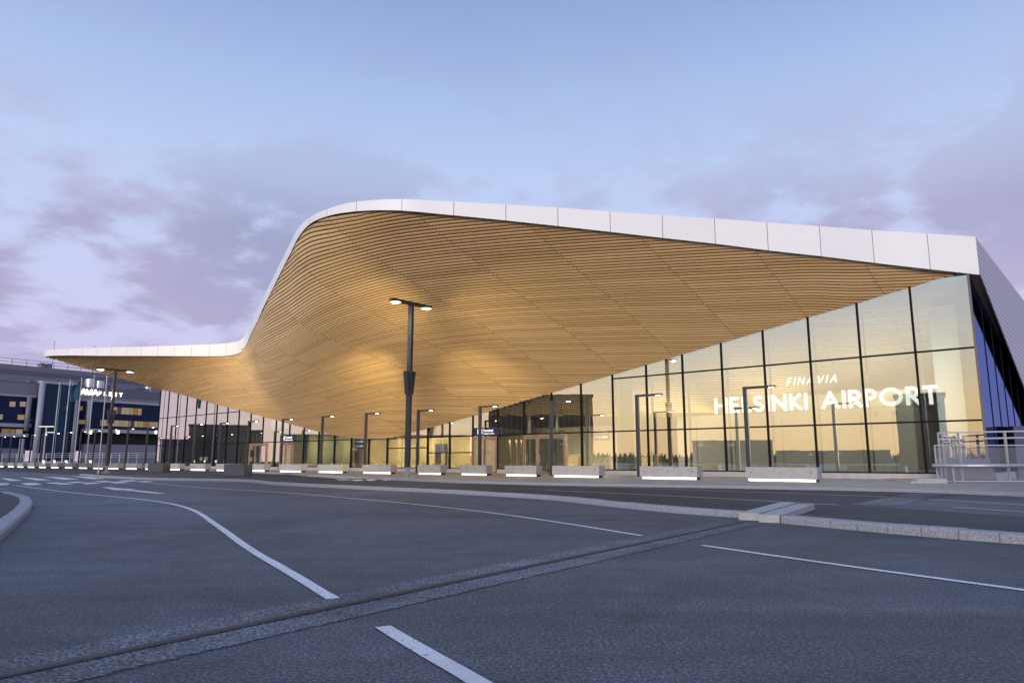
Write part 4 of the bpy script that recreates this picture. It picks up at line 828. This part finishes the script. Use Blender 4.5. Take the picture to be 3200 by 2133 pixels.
for base, k in ((p1, 1.0), (Vector((q.x, 62.0, 0)), .95)):
    for sg_ in (-1, 1):
        pl = base+TN*(sg_*1.2)+Vector((0, 0, (TWH-.15)*k)); spot(pl, 420, (1.0, .82, .5), ang=150)
def up(a, target, e, ang=70): spot(a, e, (1.0, .80, .40), Vector(target)-Vector(a), ang, 1.0, .3)
A1 = p1+Vector((0, 0, 6.9))
up(A1-TN*.8, (-17, 68.0, 3.6), 12500, 40); up(A1+TN*.8, (-1, 57, 5.0), 3300, 48)
up(A1+TN*.8, (6, 47, 9), 600, 130); up(A1-TN*.8, (-22, 60, 14), 900, 140)  # extra wide spots added to wash the rest of the soffit
A2 = Vector((q.x, 62, 6.5)); up(A2+TN*.45, (-34., 82, 10), 3800, 100); up(A2-TN*.42, (-44., 84, 13), 2000, 120)
# ================================================================== PLANTER WEIGHTS, MAST, FLAGPOLES
def make_weight():
    r = empty('ballast_box'); b = MB(); b.box((0, 0, .42), (1.75, 1.0, .80), taper=.96); b.build('casing', mat('slate_box', (.05, .055, .075), .5), r)
    b = MB(); b.box((0, 0, .835), (1.70, .97, .025)); b.build('lid', mat('slate_lid', (.07, .075, .095), .45), r); return r
w0 = make_weight(); p = G(743, 1484); w0.location = p; w0.rotation_euler = (0, 0, R(-16)); sc_ = 1.0
tag(w0, 'dark slate coloured box on the island, the nearer and larger looking of two', 'box', 'dark boxes on the traffic island')
w1 = copy_tree(w0); w1.location = G(496, 1471); w1.rotation_euler = (0, 0, R(-14)); tag(w1, 'dark slate coloured box on the island, left and farther of two', 'box', 'dark boxes on the traffic island')
def pole(name, x, yb, yt, Y, r0, r1, m, label, cat, group=None, fin=True):
    a = atY(x, yb, Y); a.z = .12 if Y > 65 else 0; t_ = atY(x+(yb-yt)*.0, yt, Y); X = a.x; r = empty(name, (X, Y, a.z)); h = t_.z-a.z
    b = MB(); b.cyl((0, 0, 0), (0, 0, h), r0, r1, 10); b.build('shaft', m, r)
    if fin: b = MB(); b.cyl((0, 0, h), (0, 0, h+.14), r1*1.6, r1*.9, 8); b.build('finial', m, r)
    b = MB(); b.cyl((0, 0, 0), (0, 0, .25), r0*1.7, r0*1.6, 10); b.build('base', M_GALV, r); return tag(r, label, cat, group), h
FPL = ['leftmost', 'second', 'third', 'fourth']
M_POLE = mat('pole_white', (.62, .66, .68), .35)
fpos = []
for i, (x, yt) in enumerate(((161.5, 1198), (194, 1190), (231, 1183), (270, 1175))):
    Yp = 104-3.6*i; o, h = pole('flagpole', x, 1440, yt, Yp, .085, .055, M_POLE, ['pale leftmost flagpole without a flag', 'pale second flagpole from the left without a flag', 'pale flagpole carrying the blue flag', 'pale flagpole just right of the blue flag'][i], 'flagpole', 'flagpoles left of the terminal'); fpos.append((o, h))
pole('lamp_mast', 307.7, 1470, 1174, 61.5, .055, .045, M_GALV, 'thin pale mast on the island kerb beside the left twin lamp', 'mast', fin=False)
pole('wire_mast', 176, 1352, 1205, 118, .03, .02, M_GALV, 'hair thin mast between the two leftmost flagpoles', 'mast', fin=False)
# flag: limp cloth with folds
fo, fh = fpos[2]; ft = empty('flag', (fo.location.x, fo.location.y, 0)); b = MB(); NU, NV = 18, 22
ztop = atY(249, 1190, fo.location.y).z; zbot = atY(236, 1252, fo.location.y).z
for j in range(NV+1):
    v = j/NV
    for i in range(NU+1):
        u = i/NU; w_ = .75+.75*math.sin(v*1.9); x = -(.07+u*w_*(.95+.15*math.sin(v*5))); b.v.append((x-.25*v*v*u, .16*math.sin(u*11+v*3)*(.3+u), ztop+(zbot-ztop)*v-.55*u*(1-v)+.1*math.sin(u*7)))
for j in range(NV):
    for i in range(NU): q_ = j*(NU+1)+i; b.f.append((q_, q_+1, q_+NU+2, q_+NU+1))
fl_ = b.build('cloth', mat('flag_blue', (.008, .075, .17), .7, var=.2, scale=1.5), ft, True); tag(ft, 'limp blue flag hanging on the third flagpole', 'flag')
# ================================================================== RAILING behind the far blocks
def railing(a, b_, h, n_posts, label, group=None, bars=(.5, 1.0), r=.03):
    a = Vector(a); b_ = Vector(b_); e = empty('railing', a); d_ = b_-a; m = MB()
    for f in bars: m.bar(Vector((0, 0, h*f)), d_+Vector((0, 0, h*f)), r*2, r*2)
    m.build('rail', M_RAILW, e)
    for i in range(n_posts+1): p = d_*(i/n_posts); m = MB(); m.bar(p, p+Vector((0, 0, h)), r*1.8, r*1.8); m.build('post', M_RAILW, e)
    return tag(e, label, 'railing', group)
ra, rb = atY(-60, 1440, 124), atY(484, 1440, 107); ra.z = rb.z = .12
railing(ra, rb, 2.1, 22, 'long pale steel railing behind the blocks at far left', bars=(.72, .86, 1.0), r=.03)
# little white uplights by the flagpoles
for i, px in enumerate((140, 174, 211, 287)):
    r = empty('ground_spotlight', atY(px, 1440, 98-2.4*i)); r.location.z = .12; b = MB(); b.cyl((0, 0, 0), (0, 0, .5), .05); b.build('stem', M_GALV, r); b = MB(); b.cyl((0, 0, .5), (-.28, .1, .95), .07, .16, 14); b.build('hood', emat('uplight', (1, .95, .9), 1.2), r)
    tag(r, '%s small glowing white uplight near the flagpole feet' % ['leftmost', 'second', 'third', 'rightmost'][i], 'spotlight', 'uplights by the flagpoles')
# ================================================================== OFFICE BUILDING at far left
OA, OB = atY(0, 1300, 130.0), atY(500, 1300, 154.3); OA.z = OB.z = 0; OD = (OB-OA).normalized(); ON = Vector((-OD.y, OD.x, 0))   # ON points away from us
if ON.y < 0: ON = -ON
off = tag(empty('office_building', OA), 'dark blue glass office block with grey roof bands and lit windows at far left', 'building')
def oS(px, n_=0.):
    d_ = ray(px, 1438); o = OA+ON*n_; return (d_.y*o.x-d_.x*o.y)/(d_.x*OD.y-d_.y*OD.x)
def ox(px, py): return px-(1438-py)*(1600-px)/13900
def oZ(px, py, n_=0.):
    s = oS(ox(px, py), n_); p = OA+OD*s+ON*n_; d_ = ray(px, py); return CH+d_.z*(p.y/d_.y)
def obox(name, px0, px1, z0, z1, n0, n1, m, parent=None):
    s0, s1 = oS(px0, n0), oS(px1, n0); b = MB(); ps = [OD*s0+ON*n0, OD*s1+ON*n0, OD*s1+ON*n1, OD*s0+ON*n1]; b.prism([(p.x, p.y) for p in ps], z0, z1); return b.build(name, m, parent or off)
M_OG = mat('office_grey', (.19, .19, .245), .5, var=.08); M_OG2 = mat('office_grey_dark', (.12, .12, .155), .5, var=.08); M_OW = mat('office_white', (.36, .36, .42), .45)
M_OB = mat('office_blue', (.006, .016, .055), .3, spec=.2, var=.2, scale=.5); M_OB2 = mat('office_blue_glass', (.008, .04, .09), .25, spec=.25, var=.3, scale=.3)
M_LIT = [emat('lit_window_a', (1.0, .70, .38), .28), emat('lit_window_b', (1.0, .60, .32), .2), emat('lit_window_c', (.9, .78, .58), .3), mat('unlit_window', (.05, .05, .09), .2)]
zr = oZ(3, 1135, 9); zt = oZ(0, 1176, 9)
obox('wall', -60, 700, oZ(0, 1189, 8), oZ(3, 1135, 8), 8.0, 30, M_OG); obox('wall_band', -60, 700, oZ(0, 1150, 8)-.9, oZ(0, 1150, 8), 7.93, 7.995, M_OG2)
obox('roof', -60, 700, oZ(0, 1187, 0)-.25, oZ(0, 1187, 0), .02, 8.0, M_OG2)
zg = oZ(0, 1235)
obox('wall', -60, 700, zg, oZ(0, 1187)-.26, 0, 8, M_OG); obox('wall_band', 244, 700, zg+1.1, zg+2.6, -.08, -.005, M_OG2)
obox('wall_trim', -60, 92, zg, zg+.35, -.2, -.005, M_OW); obox('wall_trim', 231, 700, zg-.05, zg+.4, -.25, -.005, M_OW)
obox('glass_wall', -60, 700, 3.0, zg-.06, .0, 8, M_OB)
tow = obox('glass_tower', 114, 224, 1.0, oZ(136, 1197, -1.2), -1.2, -.01, M_OB2); obox('tower_cap', 107, 230, oZ(136, 1197, -1.2)+.005, oZ(136, 1193, -1.2)+.25, -1.4, 0.2, M_OW)
for j in range(1, 12): b = obox('tower_mullion', 114, 224, 1+j*1.45, 1.05+j*1.45, -1.24, -1.205, M_NAVY, tow); b.parent = off
for px in (128, 148, 168, 188, 208): obox('tower_mullion', px, px+.6, 1.0, oZ(136, 1199, -1.2), -1.25, -1.206, M_NAVY)
def ocol(px, z0, z1, n_, r, m): s = oS(px, n_); p = OD*s+ON*n_; b = MB(); b.cyl((p.x, p.y, z0), (p.x, p.y, z1), r, seg=14); b.build('column', m, off, True)
ocol(108, .1, oZ(124, 1196, -1.6), -1.6, .5, M_OW); ocol(224, .1, zg, -2.0, .38, M_OG); ocol(263, 6.2, zg, -1.6, .45, M_OW); ocol(71, 6.5, zg, -.8, .4, M_OG)
ocol(62, .1, 5.0, -1.0, .4, M_OW)
# bands across the left part
zz = oZ(0, 1327); obox('wall_trim', -60, 86, zz-.3, zz+.35, -.5, .2, M_OW); obox('wall_trim', -60, 80, oZ(0, 1358)-.3, oZ(0, 1358)+.3, -.5, .2, M_OW); obox('wall', -60, 76, .1, oZ(0, 1400), -.2, 8, M_OG)
random.seed(11)
def win(px0, px1, zc, h, m, n_=-.03):
    f = obox('window', px0, px1, zc-h/2, zc+h/2, n_, n_+.025, m); return f
z_a = oZ(400, 1284); z_b = oZ(400, 1323.5)
xs = list(np.linspace(340, 430, 8)); k = 0
for a, b_ in zip(xs[:-1], xs[1:]): win(a+.6, b_-.6, z_a, 1.35, [M_LIT[2], mat('red_blind', (.3, .06, .08), .6), M_LIT[2], M_LIT[2], M_LIT[0], M_LIT[1], M_LIT[0]][k]); k += 1
xs = np.linspace(302, 488, 20)
for i, (a, b_) in enumerate(zip(xs[:-1], xs[1:])): win(a+.5, b_-.5, z_b, 1.2, M_LIT[random.choice([0, 0, 1, 1, 2, 3])])
for (a, b_, py) in ((30, 48, 1262), (0, 8, 1302), (55, 76, 1303), (62, 80, 1262), (5, 30, 1347), (32, 48, 1348), (50, 70, 1348)): win(ox(a, py), ox(b_, py), oZ((a+b_)/2, py), .9, M_LIT[random.choice([0, 1, 2])])
for (a, b_, py) in ((88, 106, 1312), (108, 124, 1314), (245, 258, 1275), (246, 270, 1318), (206, 210, 1275)): win(ox(a, py), ox(b_, py), oZ((a+b_)/2, py), .8, M_LIT[1] if a > 200 else M_LIT[3], -.06 if a < 130 or a > 240 else -1.26)
# entrance canopy
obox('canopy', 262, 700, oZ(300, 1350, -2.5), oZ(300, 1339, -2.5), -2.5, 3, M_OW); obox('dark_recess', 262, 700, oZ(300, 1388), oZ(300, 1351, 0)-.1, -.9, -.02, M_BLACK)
obox('base_wall', 258, 700, .12, oZ(300, 1387, -2), -2.0, -.95, M_OG)
for px, w_ in ((357, 8), (272, 7), (478, 12)): obox('canopy_light', px, px+w_, oZ(px, 1349, -2.6)-.35, oZ(px, 1349, -2.6)+.3, -2.62, -2.505, emat('canopy_light', (1, .95, .85), 3.0))
# roof railing, plant and tanks
b = MB(); s0, s1 = oS(-60, 8), oS(420, 8); z0 = oZ(3, 1135, 8)
for f in (.55, 1.15): b.bar(OD*s0+ON*8.1+Vector((0, 0, z0+f)), OD*s1+ON*8.1+Vector((0, 0, z0+f)), .07, .07)
for px in (3, 50, 93, 138, 183, 224, 264, 300): s = oS(px, 8); b.bar(OD*s+ON*8.1+Vector((0, 0, z0)), OD*s+ON*8.1+Vector((0, 0, z0+1.15)), .08, .08)
b.build('roof_railing', M_DARK, off)
random.seed(3); zp = oZ(0, 1187)
for px in (66, 88, 104, 128, 150, 172, 192, 210, 330, 392, 405, 420, 436):
    w_ = random.uniform(10, 18); f = obox('roof_plant', px, px+w_, zp-.0, zp+random.uniform(.5, 1.0), 2, 4, random.choice([M_OG, M_OG2, M_GALV]))
for px, py in ((282, 1185), (311, 1191), (462, 1209)):
    s = oS(ox(px, py), 3); p = OD*s+ON*3; b = MB(); zt_ = oZ(px, py, 3); b.cyl((p.x, p.y, zp), (p.x, p.y, zt_), .95 if px < 400 else .7, seg=20); b.cyl((p.x, p.y, zt_), (p.x, p.y, zt_+.12), .9, .5, 20); b.build('roof_tank', mat('tank_steel', (.62, .62, .66), .3, metal=.6), off, False)
for px, w_ in ((97, 13), (118, 14)): obox('vent_box', px, px+w_, z0, z0+1.0, 9, 11, M_OG)
for (px, yt) in ((170, 1064), (295, 1079)):
    s = oS(ox(px, yt), 12); p = OD*s+ON*12; b = MB(); zt_ = oZ(px, yt, 12); b.cyl((p.x, p.y, z0), (p.x, p.y, zt_), .05, .03, 6)
    for q_ in range(5): b.bar((p.x-.18, p.y, zt_-.3-q_*.5), (p.x+.18, p.y, zt_-.3-q_*.5), .05)
    b.build('antenna', M_DARK, off)
# AVIAFLEET sign
def of3(px, z0_, n_=-.25):
    s0 = oS(px, n_); return lambda a, b_, o: tuple(OA+OD*(s0+a)+ON*(n_-o)+Vector((0, 0, z0_+b_)))
zs = oZ(250, 1232); wA = oS(289)-oS(230); baseA = Vector(of3(229, zs)(0, 0, 0))
av = tag(empty('illuminated_sign', baseA), 'glowing white AVIAFLEET lettering on the grey band of the office block', 'sign')
M_SG2 = emat('sign_white_far', (1, .98, 1), 3.0)
lettering('a', 'AVIA', baseA, oZ(250, 1214)-zs, wA, .30, 0, of3(229, zs), M_SG2, av, gap=-.16)
zs2 = zs; hF = (oZ(250, 1214)-zs)*.62
lettering('b', 'FLEET', baseA, hF*1.1, oS(364)-oS(289), .17, 0, of3(289, oZ(306, 1234.5)), M_SG2, av, gap=.62)
# left light post with a cross head near the office
pl, h_ = pole('lamp_mast', 134, 1440, 1332, 112, .14, .11, M_RAILW, 'short white post with lit cross head before the office block', 'mast', fin=False)
b = MB(); b.box((0, 0, h_), (2.2, .25, .12)); b.box((.7, 0, h_-.9), (1.2, .22, .1)); b.build('lamp_head', emat('post_glow', (1, .93, .82), 1.2), pl)
# ================================================================== BARRIERS at far right
Yb = 33.6
def bar_obj(r, name, a, b_, w_, m, h=None): mb_ = MB(); a = Vector(a)-r.location; b_ = Vector(b_)-r.location; mb_.bar(a, b_, w_, h); return mb_.build(name, m, r)
# mesh fence panels
def mesh_mat():
    m = bpy.data.materials.new('expanded_mesh'); m.use_nodes = True; t = NT(m.node_tree); b = t.n['Principled BSDF']; o = t.n['Material Output']; tcn = t.new('ShaderNodeTexCoord')
    sp = t.new('ShaderNodeSeparateXYZ', i_0=tcn.outputs['Object']); u = t.math('MULTIPLY', sp.outputs[0], 9.0); v = t.math('MULTIPLY', sp.outputs[2], 16.0)
    def d(a): f = t.math('FRACT', a); return t.math('LESS_THAN', t.math('ABSOLUTE', t.math('SUBTRACT', f, .5)), .085)
    k = t.math('MAXIMUM', d(t.math('ADD', u, v)), d(t.math('SUBTRACT', u, v)))
    b.inputs['Base Color'].default_value = (.40, .41, .46, 1); b.inputs['Metallic'].default_value = .5; b.inputs['Roughness'].default_value = .5
    tr = t.new('ShaderNodeBsdfTransparent'); mx = t.new('ShaderNodeMixShader', i_0=k, i_1=tr.outputs[0], i_2=b.outputs[0]); t.l.new(mx.outputs[0], o.inputs[0]); return m
M_MESH = mesh_mat()
pa = atY(2930, 1499, Yb); pb = atY(3330, 1504, Yb-.6); pa.z = pb.z = .14; zt_ = atY(2928, 1393, Yb).z
r = empty('mesh_fence', pa)
for a, c in ((pa, pb), (pa+Vector((0, 0, zt_-.14)), pb+Vector((0, 0, zt_-.14)))): bar_obj(r, 'frame_bar', a+Vector((0, 0, .03)), c+Vector((0, 0, .03)), .05, M_RAILW)
bar_obj(r, 'post', pa, pa+Vector((0, 0, zt_-.14)), .05, M_RAILW); bar_obj(r, 'post', pb, pb+Vector((0, 0, zt_-.14)), .05, M_RAILW)
b = MB(); d_ = pb-pa; b.add([(0, 0, .06), tuple(d_+Vector((0, 0, .06))), tuple(d_+Vector((0, 0, zt_-.2))), (0, 0, zt_-.2)], [(0, 1, 2, 3)]); b.build('mesh_panel', M_MESH, r)
tag(r, 'steel framed wire mesh fence panel on the pavement at far right', 'fence')
# stout tube rail in front
ta, tb_ = atY(2914, 1454, Yb-.8), atY(3360, 1456, Yb-1.6); tb_.z = ta.z; r = empty('tube_rail', (ta.x, ta.y, .12)); b = MB(); b.cyl(ta-r.location, tb_-r.location, .085, seg=16); b.build('tube', M_GALV, r, True)
for f in (.15, .8): p = ta+(tb_-ta)*f; bar_obj(r, 'post', (p.x, p.y+.1, .12), (p.x, p.y+.1, p.z), .09, M_GALV)
tag(r, 'thick galvanised tube rail crossing in front of the mesh fence', 'railing')
# tall white railing behind
za, zb2 = atY(2939, 1352, Yb+1).z, atY(2940, 1372, Yb+1).z; a = atY(2939, 1440, Yb+1); c = atY(3400, 1440, Yb+.3); a.z = c.z = .12; r = empty('railing', a)
for z in (za, zb2): bar_obj(r, 'rail', (a.x, a.y, z), (c.x, c.y, z+.12), .07, M_RAILW)
for f in (0, .14, .46, .72): p = a+(c-a)*f; bar_obj(r, 'post', p, (p.x, p.y, za+f*.12), .13 if f else .07, M_RAILW, .06)
tag(r, 'tall white two-bar railing running off the right edge', 'railing', 'white railings at the right edge')
# receding row of slotted posts (dismantled barriers)
a0 = atY(2952, 1440, Yb+1.4); a1 = atY(3072, 1440, Yb+9.0); a0.z = a1.z = .12; r = empty('railing', a0)
for z in (za-.1, zb2-.1): bar_obj(r, 'rail', (a0.x, a0.y, z), (a1.x, a1.y, z-.15), .06, M_RAILW)
for i, f in enumerate((0, .12, .22, .36, .52, .75, .96)): p = a0+(a1-a0)*f; bar_obj(r, 'post', p, (p.x, p.y, za-.1), .12, M_RAILW, .05)
tag(r, 'white railing with slotted posts receding towards the building corner', 'railing', 'white railings at the right edge')
# blue ties wound on the rails
random.seed(8); b = MB()
for i in range(9):
    p = Vector((0, 0, za-.15))+(a1-a0)*random.uniform(.02, .6); 
    for q in range(4): p2 = p+Vector((random.uniform(-.2, .2), random.uniform(-.3, .3), random.uniform(-.35, .1))); b.cyl(p, p2, .014, seg=5); p = p2
for i in range(len(b.v)): b.v[i] = tuple(Vector(b.v[i])+Vector((0, 0, 0)))
o = b.build('rope', mat('rope_blue', (.02, .05, .13), .6)); o.location = a0; tag(o, 'dark blue rope tangled over the receding white railing', 'rope')
o.location.z = .0
# concrete slab and board on the pavement
b = MB(); p = atY(3000, 1440, 36); b.box((0, 0, .55), (2.6, .16, 1.1), ry=0, rx=R(-22)); o = b.build('leaning_slab', mat('slab_dark', (.16, .16, .20), .7)); o.location = (p.x, 35.6, .12); tag(o, 'grey slab leaning behind the mesh fence', 'slab')
b = MB(); b.box((0, 0, .03), (3.2, 1.0, .04), rz=R(4), rx=R(2)); o = b.build('plywood_board', mat('plywood', (.45, .36, .25), .7)); p = G(2880, 1495, .12); o.location = (p.x, p.y, .14); tag(o, 'flat plywood board lying on the pavement before the last glass pane', 'board')
b = MB(); b.box((0, 0, .1), (1.3, .4, .2)); b.box((-.75, 0, .05), (.3, .3, .1)); o = b.build('fence_foot', M_CONC2); p = G(2905, 1504, .12); o.location = (p.x, p.y, .12); tag(o, 'low concrete fence foot on the pavement left of the mesh fence', 'fence foot')
# white van-like kiosk wall at the right edge
b = MB(); q0, q1 = atY(3178, 1440, 41), atY(3420, 1440, 44); b.prism([(q0.x, q0.y), (q1.x, q1.y), (q1.x+1, q1.y+5), (q0.x+2, q0.y+5)], .12, atY(3190, 1330, 41).z); o = b.build('site_wall', mat('site_wall', (.09, .10, .17), .5)); tag(o, 'pale blue grey wall behind the white railings at the right edge', 'wall')
# ================================================================== SURROUNDINGS behind the photographer (seen mirrored in the glass)
M_B1 = mat('far_block', (.17, .145, .13), .7, var=.2, scale=.3); M_B2 = mat('far_block_brown', (.21, .15, .10), .7, var=.2, scale=.2)
def mirror_at(px, n_=0., dist=100., lateral=0.):
    s = sOf(px); p = T(s, 0, 0); v = Vector((p.x, p.y, 0)).normalized(); nn = TN; r = v-nn*2*v.dot(nn); return p+r*dist, r
def far_building(px, dist, w_, d_, h, m, label, floors=4, lit=.25, slats=False):
    c, r = mirror_at(px, dist=dist); e = empty('distant_building', (c.x, c.y, 0), math.atan2(r.y, r.x)); b = MB(); b.box((d_/2, 0, h/2), (d_, w_, h)); b.build('wall', m, e)
    b = MB(); b.box((d_/2, 0, h+.2), (d_+.4, w_+.4, .4)); b.build('roof', M_B1, e)
    if slats:
        b = MB(); k = int(w_/.9)
        for i in range(k): b.box((-.15, -w_/2+(i+.5)*w_/k, h/2), (.25, .30, h-.6))
        b.build('timber_lamella', mat('lamella', (.26, .18, .10), .6), e)
    else:
        for f in range(floors):
            for i in range(max(2, int(w_/5))):
                if random.random() < lit: b = MB(); k = max(2, int(w_/5)); b.box((-.03, -w_/2+(i+.5)*w_/k, (f+.55)*h/floors), (.04, 1.6, .9)); b.build('window', M_LIT[0] if random.random() < .5 else M_LIT[2], e)
    return tag(e, label, 'building', 'buildings opposite the terminal')
random.seed(21)
far_building(1690, 70, 18, 14, 12.0, M_B2, 'slatted brown parking house mirrored in the glass over the bronze doors', slats=True)
far_building(2290, 210, 26, 12, 7.5, M_B1, 'low grey block mirrored in the glass under the letters HELSINKI', 3, .15)
far_building(2890, 62, 5.5, 6, 9.2, M_B2, 'small brown tower mirrored in the last glass pane', 2, 0)
far_building(745, 80, 9, 10, 7.4, M_B1, 'dark block mirrored in the left glass panes, right of two', 3, .15)
far_building(680, 88, 13, 12, 9.0, M_B2, 'taller dark brown block mirrored in the left glass panes', 3, .15)
far_building(590, 76, 12, 12, 5.4, M_B1, 'low dark block mirrored at the left end of the glass', 2, .1)
far_building(1180, 170, 60, 12, 9, M_B1, 'long low block mirrored behind the low canopy dip', 3, .3)
far_building(2600, 260, 40, 14, 4.6, M_B1, 'long low building mirrored beneath the word AIRPORT', 2, .4)
# distant woodland ring behind and beside the forecourt
random.seed(4); b = MB()
for i in range(5200):
    a = random.uniform(R(168), R(268)); rr = random.uniform(230, 330); h = random.choice([random.uniform(2.0, 4), random.uniform(2.5, 5.5)]); x, y = rr*math.cos(a), rr*math.sin(a); w_ = random.uniform(.25, .8)
    for q in range(4):
        t = random.uniform(0, 6.28); z = h*random.uniform(.0, .6); b.add([(x+w_*math.cos(t), y+w_*math.sin(t), z), (x-w_*math.cos(t), y-w_*math.sin(t), z), (x+random.uniform(-.5, .5), y+random.uniform(-.5, .5), min(h, z+h*random.uniform(.25, .6)))], [(0, 1, 2)])
o = b.build('distant_woodland', mat('bare_wood', (.05, .045, .04), .9)); tag(o, 'dark distant treeline opposite the terminal', None, None, 'stuff')
